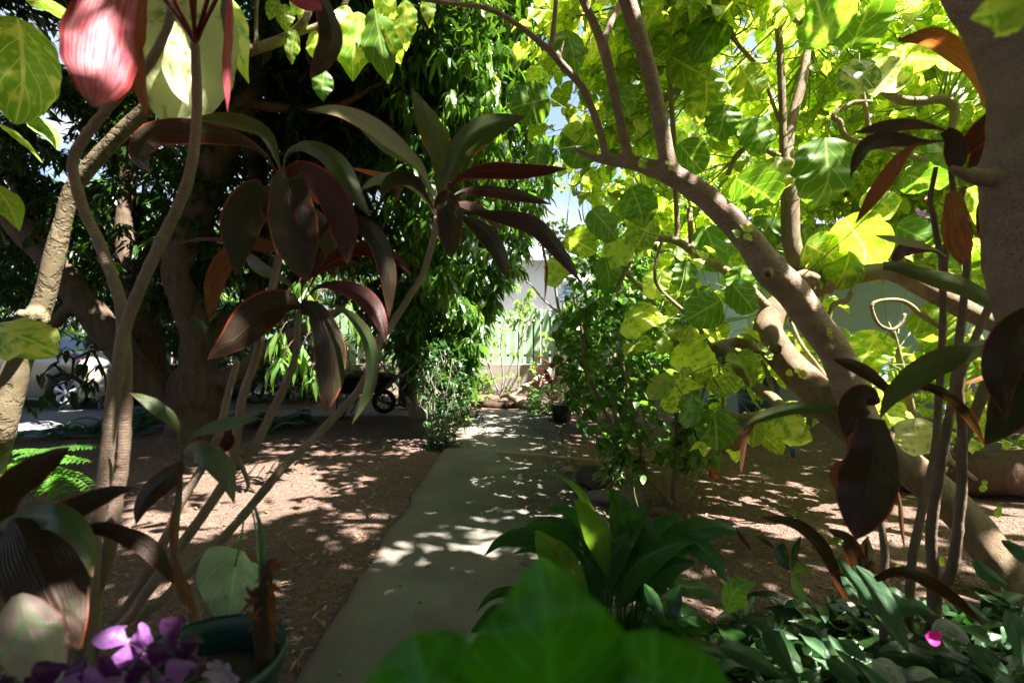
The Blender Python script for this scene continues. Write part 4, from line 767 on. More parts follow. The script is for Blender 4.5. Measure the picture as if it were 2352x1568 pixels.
low = thing('cordyline', G(440, 1.38), 'young cordyline with a reddish stem and few dark leaves, standing before the slanting canes', 'shrub', 'cordylines')
cane(low, dzw([(418,1023),(414,1080),(411,1138),(404,1200),(400,1235),(404,1292),(422,1364),(447,1411)], 1.35, 1.35, 9, 24), (470,1.36), 'cane_dark')
leaves(low, [(dz([(418,1030),(403,975),(366,938),(330,915),(298,902)],1.35,1.3),34,-20,'cord_green'),
 (dz([(420,1035),(440,1005),(476,985),(542,968),(595,958)],1.35,1.3),32,15,'cord_green'),
 (dz([(420,1040),(450,1032),(490,1052),(521,1095),(538,1155)],1.33,1.25),56,10,'cord_green','ovate'),
 (dz([(416,1060),(402,1080),(352,1124),(325,1160),(312,1204)],1.33,1.28),54,-15,'cord_red','ovate'),
 (dz([(530,996),(527,1004),(518,1022),(498,1042)],1.35,1.35),30,0,'cord_red','ovate'),
 (dz([(400,1290),(415,1330),(435,1380),(450,1418)],1.33,1.3),30,30,'dead','strap'),
 (dz([(405,1150),(400,1180),(398,1240),(408,1290)],1.36,1.3),16,40,'dead','strap')])

near_ = thing('cordyline', G(60, .95), 'large-leaved dark cordyline filling the lower left corner beside the teal pot', 'shrub', 'cordylines')
cane(near_, dzw([(205,1260),(195,1380),(180,1500),(170,1600)], 1.0, 1.0, 22, 26), (165,1.0), 'cane_dark')
leaves(near_, [(dz([(14,1205),(20,1140),(72,1085),(120,1050),(160,1026)],.95,.9),74,-15,'cord','ovate'),
 (dz([(-20,1260),(10,1215),(60,1192),(118,1181),(167,1206),(201,1256),(212,1324)],.95,.85),62,20,'cord_green','strap'),
 (dz([(30,1190),(60,1240),(100,1320),(140,1400),(185,1488)],.9,.8),150,0,'cord','ovate'),
 (dz([(80,1230),(130,1190),(200,1155),(260,1130),(310,1119)],1.,1.),58,-20,'cord','ovate'),
 (dz([(170,1222),(230,1212),(287,1228),(341,1256),(377,1300),(400,1342)],.95,.95),42,10,'cord','strap'),
 (dz([(40,1365),(60,1440),(90,1500),(140,1600)],.76,.74),120,0,'cord_pale','ovate'),
 (dz([(-30,1340),(0,1330),(30,1340),(70,1400)],.9,.9),50,0,'cord','ovate'),
 (dz([(-30,1210),(0,1250),(8,1300),(-10,1360)],.9,.9),50,20,'cord_red','strap')])

rc = thing('cordyline', G(2150, 1.75), 'cordyline with thin ringed canes and drooping dark leaves before the leaning pinkish trunk', 'shrub', 'cordylines')
for l, d0, d1, w0, w1, g in [([(2150,384),(2137,457),(2145,500),(2152,549),(2163,600),(2166,700),(2163,810),(2155,938),(2148,1029),(2132,1115),(2114,1188),(2092,1315)],1.6,1.9,10,18,(2088,1.92)),
 ([(2225,560),(2218,645),(2210,718),(2196,846),(2188,920),(2170,1011),(2150,1133),(2139,1224),(2143,1323)],1.6,1.8,13,23,(2143,1.82)),
 ([(2340,520),(2306,601),(2273,700),(2230,800),(2203,883),(2210,975),(2209,1066),(2209,1115),(2199,1224),(2187,1308),(2165,1345),(2150,1360)],1.5,1.8,14,24,(2148,1.83)),
 ([(2310,790),(2290,840),(2262,890),(2240,950),(2200,1040)],1.9,2.0,26,20,None),
 ([(2022,1188),(2033,1279),(2030,1352)],1.7,1.7,15,17,(2030,1.72)),
 ([(2192,310),(2185,400),(2200,480),(2225,560)],1.55,1.6,10,13,None),([(2215,430),(2195,500),(2175,560),(2167,640)],1.65,1.65,11,14,None)]:
    cane(rc, dzw(l, d0, d1, w0, w1), g, 'cane_dark')
leaves(rc, [(dz([(2270,245),(2262,205),(2236,157),(2188,117),(2133,86),(2062,92)],1.45,1.4),48,20,'orange','strap'),
 (dz([(2192,318),(2170,300),(2120,290),(2078,289),(2020,294),(1958,306)],1.5,1.4),32,20,'cord_red'),
 (dz([(2190,320),(2150,325),(2078,322),(2020,318),(1975,325)],1.55,1.5),32,-20,'cord_green'),
 (dz([(2190,322),(2115,326),(2050,322),(2000,330),(1972,360),(1953,408)],1.5,1.4),40,15,'cord'),
 (dz([(2150,320),(2110,330),(2070,360),(2020,430),(1965,513)],1.5,1.42),36,-10,'dead'),
 (dz([(2170,300),(2190,320),(2196,360),(2196,395)],1.45,1.45),44,0,'cord','strap'),
 (dz([(2200,400),(2212,355),(2243,311),(2290,240)],1.5,1.45),46,10,'cord_red'),
 (dz([(2200,400),(2230,380),(2260,350),(2310,330)],1.5,1.45),36,-10,'cord_red'),
 (dz([(2190,440),(2194,480),(2200,540),(2210,608)],1.5,1.45),56,10,'dead','strap'),
 (dz([(2175,590),(2148,574),(2079,557),(2008,540)],1.6,1.5),22,30,'cord_pale'),
 (dz([(2170,585),(2120,572),(2075,576),(2047,608)],1.6,1.55),38,20,'cord_red'),
 (dz([(2030,610),(2060,612),(2133,634),(2207,656),(2270,690),(2318,725)],1.5,1.5),42,10,'cord_green','strap'),
 (dz([(2380,770),(2300,778),(2243,802),(2152,835),(2079,883),(2042,920),(2022,960)],1.35,1.3),62,10,'cord_green'),
 (dz([(2050,905),(2005,865),(1961,839),(1912,823)],1.35,1.4),32,-10,'cord','strap'),
 (dz([(2010,975),(1940,950),(1877,938),(1804,942),(1731,967),(1706,992)],1.35,1.4),32,15,'cord_green','strap'),
 (dz([(1735,968),(1716,1000),(1708,1030),(1702,1086)],1.4,1.4),13,20,'dead','strap'),
 (dz([(2022,925),(1985,912),(1955,950),(1942,1008)],1.35,1.3),66,0,'cord','ovate'),
 (dz([(2000,960),(2004,1042),(1990,1115),(1966,1238)],1.2,1.1),122,0,'cord','strap'),
 (dz([(2040,905),(2110,885),(2170,905),(2225,956),(2262,1022)],1.35,1.35),24,0,'cord','strap'),
 (dz([(2400,820),(2350,880),(2310,960),(2262,1022)],1.15,1.15),90,0,'cord','ovate'),
 (dz([(2215,882),(2262,866),(2295,860),(2340,856)],1.5,1.5),12,0,'orange','strap'),
 (dz([(2057,1107),(2068,1160),(2072,1210),(2079,1264)],1.5,1.5),10,20,'dead','strap'),
 (dz([(1950,1010),(1955,1060),(1920,1080),(1925,1140)],1.35,1.35),22,20,'dead','strap'),
 (dz([(2030,1400),(1990,1326),(1989,1270),(1993,1231)],1.5,1.5),40,0,'cord','strap'),
 (dz([(2010,1400),(1979,1315),(1950,1246),(1900,1212)],1.5,1.5),40,0,'cord','strap'),
 (dz([(1960,1400),(1910,1300),(1876,1242),(1822,1202),(1748,1188)],1.5,1.5),34,20,'cord','strap'),
 (dz([(2010,1330),(2060,1312),(2114,1326),(2187,1370),(2255,1430)],1.4,1.3),30,0,'cord_red','strap'),
 (dz([(2380,700),(2330,770),(2300,860),(2310,960)],1.1,1.1),80,10,'cord','ovate'),
 (dz([(2290,420),(2270,480),(2290,560),(2320,620)],1.4,1.4),50,10,'cord_red','strap')])

fc = thing('cordyline', G(1268, 8.4), 'small crimson cordyline in a dark pot at the far right end of the path', 'shrub', 'cordylines')
mb = MB(); tube(mb, [(*G(1270,8.4),.018),(*P(1266,850,8.4),.014)], seg=8, n=8); mb.build('cane', M['cane_dark'], fc)
mb = MB()
for yy, L in ((825, .40), (860, .42), (900, .38), (930, .3)):
    k = 16; th = rng.uniform(0, 6.28, k); cloud(mb, np.repeat(P(1267, yy+22, 8.4)[None], k, 0), np.stack([np.cos(th), np.sin(th), rng.uniform(.9, 2.2, k)], -1), np.stack([-np.cos(th)*.5, -np.sin(th)*.5, np.ones(k)], -1), rng.uniform(.7, 1.1, k)*L, .13, 'lance', nl=7, bend=.55)
mb.build('leaves', M['cord_red'], fc)
mb = MB(); lathe(mb, G(1290, 7.3), [(.10,0),(.13,.02),(.165,.22),(.18,.26),(.165,.26),(.14,.2),(.0,.2)])
tagset(mb.build('plant_pot', plain('black_plastic', (.02,.022,.025), .45)), 'round black plastic plant pot standing at the right edge of the path', 'plant pot')

# ================================================================ SHRUBS
def shrub(name, base, label, stems, clouds, leafm, sr='bark_grey', cat='shrub', group=None, extra=None):
    th = thing(name, base, label, cat, group); mb = MB()
    for l in stems: tube(mb, Q(l), seg=9, rough=.06)
    mb.build('stems', M[sr], th); mb = MB()
    for poly, d0, d1, n, L, ratio, kind, nl_, dr in clouds:
        C = volpts(poly, d0, d1, n); rosettes(mb, C, L, nl_, droop=dr, ratio=ratio, kind=kind, bend=.25, nl=5)
        for c in C[::2]: tube(mb, [(*c, .002), (*(c+np.array((random.gauss(0,.04), random.gauss(0,.04), -.10))), .0028), (*(c+np.array((random.gauss(0,.08), random.gauss(0,.08), -.24))), .0035)], seg=5, n=4, mat=1, cap=False)
    mb.build('leaves', [M[leafm], M['stem'] if sr != 'bark_grey' else M['bark_grey']], th); return th
hb = shrub('hibiscus_shrub', G(1548, 3.55), 'glossy green hibiscus shrub with a drooping red flower, between the path and the leaning tree', [
 dzw([(1548,1165),(1551,1100),(1555,1005),(1556,938),(1552,850),(1560,760)],3.55,3.5,17,9), dzw([(1545,1160),(1533,1151),(1493,1096),(1450,1050),(1423,1011),(1386,938),(1346,846),(1339,773),(1317,682)],3.55,3.6,14,6),
 dzw([(1540,1155),(1510,1120),(1486,1090),(1470,1020),(1450,950),(1440,880),(1420,800)],3.5,3.4,13,6), dzw([(1555,1005),(1600,940),(1620,870),(1600,800)],3.5,3.4,8,4), dzw([(1450,1050),(1400,1000),(1340,930),(1310,880)],3.6,3.6,7,4)],
 [([(1300,640),(1420,620),(1520,700),(1600,800),(1640,900),(1640,1010),(1560,1060),(1480,1080),(1380,1040),(1330,960),(1290,880),(1270,760)],3.2,4.1,290,.095,.66,'ovate',5,.5),
  ([(1560,900),(1660,930),(1650,1060),(1560,1080)],3.2,3.6,40,.08,.6,'ovate',5,.8), ([(1340,980),(1420,1000),(1500,1080),(1440,1130),(1380,1080)],3.3,3.6,22,.08,.6,'ovate',4,.8)], 'hib', 'bark_main')
mb = MB(); c = P(1640, 1075, 3.3); tube(mb, [(*P(1622,1035,3.3),.0015),(*P(1634,1050,3.3),.0015),(*P(1640,1068,3.3),.003)], seg=6); mb.build('flower_stalk', M['stem'], hb)
mb = MB()
for a in range(5): th = a*1.257; cloud(mb, [c], [(math.cos(th)*.45, math.sin(th)*.45, -1)], [(math.cos(th), math.sin(th), .4)], .075, .75, 'ovate', nl=6, nc=4, bend=-.1)
mb.build('flower', M['redpetal'], hb)
shrub('grey_stemmed_shrub', G(1400, 6.6), 'tall loose shrub with pale grey branching stems between the hibiscus and the slatted fence', [
 dzw([(1420,980),(1400,880),(1368,817),(1330,770),(1288,722),(1273,640),(1262,580)],6.6,6.4,15,4), dzw([(1430,980),(1420,860),(1390,740),(1370,640),(1350,561),(1330,480)],6.6,6.5,16,5),
 dzw([(1440,980),(1480,860),(1480,760),(1460,650),(1400,560)],6.6,6.6,14,5), dzw([(1420,960),(1370,860),(1345,790),(1350,700),(1310,600)],6.5,6.4,11,4), dzw([(1435,960),(1450,840),(1500,740),(1540,680)],6.5,6.4,12,5),dzw([(1288,722),(1250,690),(1215,650),(1190,640)],6.4,6.3,5,2)],
 [([(1280,520),(1400,500),(1560,560),(1600,700),(1560,860),(1400,930),(1340,860),(1330,720),(1300,640)],6.0,7.4,420,.13,.6,'ovate',7,.5), ([(1240,500),(1300,500),(1290,600),(1240,580)],6.2,6.6,16,.10,.6,'ovate',6,.5),([(1300,700),(1380,720),(1380,930),(1310,930)],5.8,6.6,130,.12,.6,'ovate',7,.5)], 'back')
shrub('small_leaved_shrub', G(995, 5.6), 'fine-leaved dark shrub growing against the left edge of the path', [
 dzw([(x0,1030),(x0+(x1-x0)*.4,960),(x1,880),(x1+8,830)],5.6,5.6,4,2) for x0, x1 in ((985,975),(990,985),(995,1000),(1000,1030),(1003,1050),(992,990))],
 [([(935,800),(1000,770),(1070,830),(1085,900),(1060,960),(1045,1010),(1010,1075),(985,1060),(978,960)],5.3,6.0,190,.058,.6,'ovate',8,.3), ([(1040,940),(1110,930),(1120,960),(1060,990)],5.4,5.6,24,.05,.6,'ovate',8,.2), ([(985,1000),(1050,1000),(1040,1060),(1000,1065)],5.3,5.5,50,.045,.6,'ovate',8,.3)], 'fine')
shrub('yellow_green_shrub', G(1150, 9.8), 'sparse sunlit yellow-green shrub beyond the end of the path, in front of the slatted fence', [
 dzw([(1150,915),(1155,860),(1150,790),(1160,730)],9.8,9.8,5,2), dzw([(1150,915),(1170,850),(1200,780),(1215,720)],9.8,9.8,4,2), dzw([(1150,915),(1130,860),(1110,800),(1105,750)],9.8,9.8,4,2)],
 [([(1090,720),(1180,700),(1250,740),(1270,790),(1220,870),(1170,905),(1120,900),(1080,850)],9.4,10.2,75,.09,.55,'ovate',7,.3), ([(1050,830),(1120,850),(1130,930),(1060,930)],9.2,9.8,60,.10,.55,'ovate',7,.3)], 'hib_light')
shrub('sapling', G(1192, 10.8), 'thin sapling with yellow tufted top against the white building', [dzw([(1192,900),(1190,800),(1196,720),(1200,680)],10.8,10.8,5,2)],
 [([(1165,650),(1225,650),(1240,720),(1200,780),(1165,730)],10.6,11,40,.16,.3,'lance',8,.6)], 'hib_light', cat='young tree')
shrub('broad_leaved_shrub', G(1000, 9.9), 'sunny shrub with broad leaves against the block wall behind the wheelbarrow', [dzw([(760+i*40,930),(765+i*40,860),(755+i*40,790)],9.9,9.9,5,2) for i in range(6)],
 [([(720,770),(980,770),(1000,900),(720,900)],9.6,10.6,160,.22,.28,'lance',7,.2)], 'back')
shrub('dark_bush', G(450, 10.2), 'dense dark bush between the mango trunk and the block wall', [dzw([(300+i*50,930),(305+i*50,860),(300+i*50,780)],10.2,10.2,6,2) for i in range(8)],
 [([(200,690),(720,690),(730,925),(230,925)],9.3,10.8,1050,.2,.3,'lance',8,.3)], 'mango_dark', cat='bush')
shrub('grassy_plant', G(1240, 8.0), 'low tuft of narrow green leaves below the small crimson cordyline', [dzw([(1240,940),(1242,925)],8,8,3,2)],
 [([(1215,885),(1300,880),(1310,950),(1220,945)],7.7,8.3,90,.13,.14,'lance',8,-.1)], 'hib', cat='plant')

def frond(mb, base, dr, L, n=16, w=.22, mat=0, droop=.5):
    dr = unit(np.array(dr, float)); s = np.linspace(0, 1, n); C = base+dr*L*s[:, None]+np.array((0, 0, -1.))*droop*L*(s**2)[:, None]
    tube(mb, np.concatenate([C, np.full((n, 1), .002)], 1), seg=5, n=n, mat=mat, cap=False)
    t = unit(np.gradient(C, axis=0)); sd_ = unit(np.cross(t, (0, 0, 1.)));
    for sgn in (-1, 1):
        ll = np.sin(np.pi*np.clip(s*.9+.08, 0, 1))**.6*L*w
        cloud(mb, C[1:], (sd_*sgn+t*.25)[1:], np.repeat([(0, 0, 1.)], n-1, 0), ll[1:], .30, 'strap', nl=5, nc=2, bend=.15, mat=mat, jag=.22)
def fern(name, base, label, fr, n=34, w=.2, kind='fern'):
    th = thing(name, base, label, 'fern', 'ferns'); mb = MB()
    for b, d, L, dp in fr: frond(mb, np.array(b), d, L, n, w, droop=dp)
    mb.build('fronds', M[kind], th); return th
b = P(-20, 1075, 2.4)
fern('fern', G(-40, 2.5), 'bright green sunlit fern arching in from the left edge above the dark leaves', [(b, (1,.2,.35), .45, .3), (b, (1,-.1,.15), .52, .45), (b+(0,.1,.02), (1,.5,.45), .40, .3), (b, (.8,-.4,.3), .5, .5), (b+(.1,0,0), (1,-.2,.1), .45, .6), (b+(.2,.05,0), (1,.1,-.1), .32, .6), (b+(0,0,.06), (1,.05,.3), .28, .2)], n=22, w=.22)
def asp(base, label, n, L, spread):
    th = thing('feathery_fern', base, label, 'fern', 'ferns'); mb = MB()
    for q in range(n):
        a = random.uniform(0, 6.28); frond(mb, np.array(base)+(random.uniform(-1,1)*spread, random.uniform(-.5,.5)*spread, .02), (math.cos(a), math.sin(a), random.uniform(.6, 1.6)), L*random.uniform(.6, 1.1), 26, .16, droop=random.uniform(.5, 1.))
    mb.build('fronds', M['fern2'], th)
M['fern2'] = leafmat('dark_feathery_fern', (.035,.15,.045), N=6, trans=.35, tt=(2.2,2.4,.9), rough=.5, jit=.7)
asp(G(215, 6.2), 'feathery dark fern between the gravel driveway and the mango trunk', 34, .62, .55)
asp(G(330, 6.9), 'feathery fern directly behind the left limb of the mango trunk', 26, .75, .6)
asp(G(610, 6.9), 'shaded feathery fern right of the mango trunk base', 30, .7, .7)
asp(G(400, 9.5), 'bright feathery fern seen through the fork of the mango trunk', 22, .9, .6)

# ================================================================ LILY, POT PLANTS, GROUND LEAVES
pl = thing('peace_lily', G(1420, 1.75), 'clump of broad glossy dark green leaves at the right edge of the path', 'plant')
LY = [([(1440,1300),(1365,1200),(1330,1130),(1283,1092)],22,30,'lily_light'),([(1400,1395),(1365,1310),(1335,1230),(1304,1165)],72,5,'lily'),([(1400,1330),(1370,1240),(1345,1180),(1318,1143)],42,15,'lily_light'),
 ([(1430,1290),(1432,1220),(1424,1165),(1400,1114)],44,0,'lily'),([(1430,1290),(1450,1215),(1465,1185),(1488,1160)],44,10,'lily'),([(1425,1390),(1460,1310),(1510,1240),(1556,1178)],84,-8,'lily'),
 ([(1415,1395),(1450,1310),(1500,1268),(1560,1245),(1590,1248)],54,15,'lily'),([(1330,1290),(1260,1240),(1200,1236),(1150,1245),(1112,1276)],34,20,'lily'),([(1350,1280),(1278,1226),(1231,1213),(1178,1230)],30,30,'lily'),
 ([(1340,1260),(1290,1210),(1250,1200),(1214,1203)],24,35,'lily'),([(1350,1360),(1300,1310),(1262,1262),(1230,1216)],56,10,'lily_light'),([(1370,1260),(1330,1195),(1290,1172),(1258,1172)],28,30,'lily'),
 ([(1230,1390),(1180,1360),(1130,1368),(1092,1406)],18,20,'lily'),([(1230,1420),(1150,1400),(1110,1430),(1066,1474)],20,10,'lily'),([(1330,1300),(1270,1270),(1220,1262),(1175,1272)],24,40,'lily'),
 ([(1440,1350),(1490,1260),(1530,1210),(1562,1178)],50,20,'lily'),([(1480,1290),(1560,1225),(1640,1210),(1720,1226)],46,25,'lily'),([(1470,1330),(1540,1260),(1600,1240),(1645,1246)],40,20,'lily'),
 ([(1500,1300),(1570,1240),(1630,1275),(1672,1338)],42,10,'lily'),([(1520,1330),(1570,1345),(1620,1352),(1662,1374)],34,30,'lily'),([(1400,1350),(1410,1280),(1445,1230),(1480,1200)],40,30,'lily'),
 ([(1390,1350),(1350,1280),(1300,1250),(1270,1262)],40,35,'lily'),([(1470,1400),(1500,1330),(1540,1300),(1600,1290)],50,20,'lily'),([(1380,1400),(1320,1350),(1270,1340),(1225,1360)],40,30,'lily'),
 ([(1460,1330),(1480,1280),(1470,1230),(1440,1190)],46,-20,'lily'),([(1420,1330),(1400,1260),(1380,1200),(1350,1160)],40,-25,'lily')]
M['lstem'] = plain('dark_green_leafstalk', (.03,.09,.02), .5)
for q in range(46):
    mb = MB(); a = random.uniform(-1, 1)*2.9; base = G(1420+random.uniform(-50, 50), 1.75+random.uniform(-.1, .12)); L = random.uniform(.20, .31); dv = np.array((math.sin(a), -abs(math.cos(a))*.6+random.uniform(-.3, .5), 0)); e = random.uniform(.35, .95)
    p0 = base+dv*.06+(0, 0, .07*e); pts = [p0, p0+dv*L*.35+(0, 0, L*.40*e), p0+dv*L*.72+(0, 0, L*.50*e), p0+dv*L*1.1+(0, 0, L*.34*e)]
    tube(mb, [(*base, .004), (*((base+p0)/2), .0035), (*p0, .003)], seg=6, n=5, mat=1); blade(mb, pts, random.uniform(.10, .15), roll=random.uniform(20, 75)*random.choice((1, -1)), kind='lance', fold=.16, wave=.05, n=18, nc=6); mb.build('leaf', [M['lily'], M['lstem']], pl)
for i, (l, w, ro, mt) in enumerate(LY):
    mb = MB(); d0 = 1.72; tp = [1.62, 1.85, 1.55, 1.75][i % 4]; pts = dz(l, d0, tp)
    base = G(1420+(l[0][0]-1420)*.35, 1.75); b1 = P(*pts[0]); tube(mb, [(*base, .004), (*((base+b1)/2+(0, 0, .01)), .0035), (*b1, .003)], seg=6, n=6, mat=1)
    bl(mb, pts, w*1.45, roll=ro, kind='lance', nc=8, n=24, fold=.16, wave=.04); mb.build('leaf', [M[mt], M['lstem']], pl)

bp_ = thing('broad_leaved_plant', (.05, .30, 0), 'out-of-focus bright green heart-shaped leaves right in front of the camera at the bottom edge', 'plant')
for l, w, kind in [([(1245,1790,.29),(1262,1620,.29),(1258,1450,.30),(1240,1278,.32)],430,'ovate'), ([(1130,1860,.29),(1050,1720,.30),(990,1600,.31),(950,1455,.33)],420,'round'), ([(1390,1860,.28),(1450,1720,.28),(1500,1580,.29),(1500,1445,.30)],400,'round')]:
    mb = MB(); b1 = P(*l[0]); tube(mb, [(.05,.30,0,.006),(*(b1*(1,1,.5)+(0,.02,0)),.005),(*b1,.004)], seg=8, n=12, mat=1); bl(mb, l, w, kind=kind, fold=.10, nc=10, n=24); mb.build('leaf', [M['broad'], M['stem']], bp_)

M['teal'] = plain('teal_plastic', (.004,.042,.040), .4, c2=(.008,.03,.03)); M['potsoil'] = plain('potting_soil', (.06,.04,.028), .95, c2=(.02,.014,.01), scale=40, bump=1.)
pc = P(470, 1545, .92); pr_ = .92*168/F; zr = pc[2]+.03
pot = thing('plant_pot', (pc[0], pc[1], 0), 'large teal plastic pot with a rolled rim, low at the left of the path', 'plant pot')
mb = MB(); lathe(mb, (pc[0], pc[1], 0), [(.0,.0),(pr_*.72,.0),(pr_*.93,zr-.04),(pr_*1.0,zr-.03),(pr_*1.04,zr-.01),(pr_*1.02,zr+.004),(pr_*.96,zr),(pr_*.93,zr-.03),(pr_*.90,zr-.10)], seg=48); mb.build('shell', M['teal'], pot)
mb = MB(); lathe(mb, (pc[0], pc[1], 0), [(pr_*.92,zr-.07),(pr_*.5,zr-.055),(.0,zr-.06)], seg=32); mb.build('soil', M['potsoil'], pot)
ta = thing('taro_plant', (pc[0]+pr_*.78, pc[1], zr-.07), 'stubby brown scaly taro stump with one large pale grey-green leaf, growing from the teal pot', 'plant')
mb = MB(); tube(mb, Q([(612,1530,.93,44),(606,1480,.93,42),(604,1420,.93,40),(604,1370,.93,36),(612,1330,.93,28),(617,1300,.93,20),(622,1285,.93,10)]), seg=16, rough=.16, step=.008, freq=40)
for q in range(36):
    y = 1290+random.random()*160; s = random.choice((-1, 1)); x = 608+s*random.uniform(4, 20); cloud(mb, P(x, y, .92-.01*random.random())[None], [(s*random.uniform(.2, .9), -.3, random.choice((1, -1))*random.uniform(.3, 1))], [(.2, -1, .2)], random.uniform(.015, .035), .3, 'lance', nl=5, bend=random.uniform(-.5, .5), mat=1)
mb.build('stump', [M['bark_dark'], M['dead']], ta)
mb = MB(); tube(mb, Q([(600,1330,.93,13),(602,1270,.94,12),(600,1220,.95,10),(590,1180,.96,8),(584,1160,.97,5)]), seg=10); mb.build('stalk', plain('dark_green_stalk', (.03,.12,.05), .4), ta)
mb = MB(); tube(mb, Q([(600,1400,1.0,4),(585,1200,1.08,4),(566,1165,1.1,4),(556,1220,1.1,5),(545,1280,1.1,5),(540,1300,1.1,6)]), seg=8); mb.build('leaf_stalk', M['stem'], ta)
mb = MB(); bl(mb, [(560,1265,1.16),(541,1300,1.1),(532,1360,1.06),(520,1445,1.06)], 150, kind='heart', roll=8, nc=10, n=24, wave=.04, fold=.14); mb.build('leaf', M['taro'], ta)

ox = thing('purple_oxalis', (pc[0]-.1, pc[1]-.12, zr-.05), 'purple three-winged oxalis leaves in the teal pot, some painted violet as if sunlit', 'plant')
def clover(x, y, d, s, mt, rot=0, tilt=.4, pts=3):
    mb = MB(); c = P(x, y, d); L = s*.74*d/F
    for k in range(3):
        a = R(rot+k*120); A = np.array((math.cos(a), -tilt*.3, math.sin(a))); S = np.array((-math.sin(a), 0, math.cos(a)))
        u3 = unit(A+(0, 0, 0)); blade(mb, [c, c+u3*L*.33+(0,-.003,0), c+u3*L*.66+(0,-.004,0), c+u3*L*.95+(0,.004,0)], L*1.12, roll=random.uniform(-30, 30), kind='clover', fold=.16, wave=.03, n=16, nc=6)
        for sg in ():
            n = 6; V = []
            for i in range(n+1):
                t = i/n; e = A*t*L*.86+S*sg*t*L*.62*(1.0 if t < .8 else 1-.25*(t-.8)/.2); m = A*t*L*.86
                V += [c+m+(0, .004, 0), c+(m+e)/2+(0, -.003*t, 0), c+e+(0, -.012*t, 0)]
            f = [(i*3+j, i*3+j+1, i*3+j+4, i*3+j+3) for i in range(n) for j in range(2)]; uv = [(.5+sg*j*.25, i/n) for i in range(n+1) for j in range(3)]
            mb.add(V, f, uv, random.random())
    mb.build('leaf', M[mt], ox); mb = MB(); b = np.array((pc[0]-.1+random.uniform(-.05, .05), pc[1]-.08, zr-.06)); tube(mb, [(*c, .0015), (*((b+c)/2+(0, 0, .03)), .0018), (*b, .002)], seg=6, n=8); mb.build('stalk', M['stem'], ox)
for a in [(295,1475,.78,80,'oxalis_painted_lit',20),(410,1468,.80,76,'oxalis',90),(215,1560,.7,90,'oxalis',30),(115,1580,.7,90,'oxalis',75),(350,1530,.72,80,'oxalis',60),(190,1575,.66,70,'oxalis_painted_lit',35),(415,1570,.7,80,'oxalis_painted_lit',80),(290,1590,.7,80,'oxalis_painted_lit',10),(330,1500,.8,60,'oxalis',0),(440,1500,.78,60,'oxalis',200),(40,1590,.66,70,'oxalis',140)]: clover(*a[:5], rot=a[5])
for x, y in ((510,1532),(528,1560),(500,1552)):
    mb = MB(); c = P(x, y, .78)
    for k in range(5): a = R(k*72+random.uniform(0, 30)); cloud(mb, [c], [(math.cos(a), -.25, math.sin(a))], [(0, -1, 0)], .024, .6, 'paddle', nl=6, nc=3, bend=-.2)
    f = mb.build('flower', M['petal'], ox); mb = MB(); tube(mb, [(*c, .0012), (*(c+(-.03, .02, -.02)), .0012), (*(c+(-.09, .03, -.05)), .0015)], seg=6, n=6); mb.build('flower_stalk', M['stem'], ox)

tr = thing('spiderwort', G(2050, 1.15), 'spiderwort patch with grey-green fleshy leaves and a small magenta flower in the lower right corner', 'plant')
SW = [([(1925,1280),(1950,1320),(1985,1370),(2012,1420)],34,10,'trad'),([(1965,1300),(2004,1352),(2045,1420),(2088,1500)],58,0,'trad'),([(2020,1405),(2060,1392),(2110,1394),(2156,1416)],42,20,'trad'),([(1928,1312),(1945,1330),(1960,1360),(1968,1390)],26,10,'trad'),
 ([(2140,1452),(2170,1440),(2205,1455),(2232,1480)],42,10,'silver'),([(1780,1438),(1770,1445),(1795,1500),(1835,1565)],48,0,'trad'),([(1652,1484),(1700,1500),(1750,1525),(1810,1562)],44,10,'trad'),([(1898,1514),(1930,1540),(1960,1570),(1990,1600)],40,0,'trad'),
 ([(1925,1465),(1945,1480),(1970,1500),(1990,1520)],34,0,'trad'),([(2005,1520),(2035,1540),(2060,1570),(2070,1600)],54,0,'silver'),([(2228,1480),(2265,1515),(2300,1550),(2330,1590)],46,0,'trad'),([(2312,1400),(2325,1430),(2340,1480),(2350,1530)],40,0,'trad'),
 ([(2120,1500),(2180,1500),(2240,1530),(2290,1570)],60,20,'trad_dark'),([(2020,1500),(2080,1500),(2140,1530),(2180,1580)],60,20,'trad_dark'),([(1918,1378),(1940,1386),(1960,1398),(1975,1412)],24,0,'silver'),([(2030,1365),(2050,1360),(2072,1372),(2085,1380)],28,0,'trad'),
 ([(1560,1341),(1548,1370),(1545,1400),(1550,1430)],38,0,'trad_dark'),([(1480,1340),(1500,1370),(1515,1400),(1530,1430)],34,10,'trad_dark'),([(1820,1320),(1830,1345),(1840,1365),(1850,1385)],24,0,'hib_light'),([(1818,1318),(1835,1305),(1850,1308),(1865,1318)],24,0,'hib_light'),
 ([(1668,1405),(1680,1370),(1700,1345),(1736,1338)],58,0,'hib_light'),([(1800,1245),(1795,1265),(1800,1290),(1815,1310)],30,0,'trad_dark'),([(2240,1280),(2260,1310),(2290,1330),(2320,1345)],34,0,'trad'),([(2200,1380),(2230,1400),(2260,1420),(2280,1425)],34,20,'trad'),([(2300,1240),(2330,1260),(2345,1280),(2360,1300)],26,20,'trad'),
 ([(1690,1210),(1705,1235),(1720,1255),(1730,1262)],10,20,'cord_red'),([(1740,1230),(1755,1240),(1770,1250),(1780,1262)],10,20,'cord_red'),([(1840,1230),(1830,1262),(1825,1290),(1818,1310)],18,20,'trad_dark'),([(1900,1250),(1915,1240),(1930,1242),(1928,1255)],18,20,'hib_light'),
 ([(2060,1560),(2090,1540),(2130,1540),(2160,1560)],40,20,'silver'),([(2150,1560),(2180,1540),(2220,1550),(2240,1580)],40,20,'trad')]
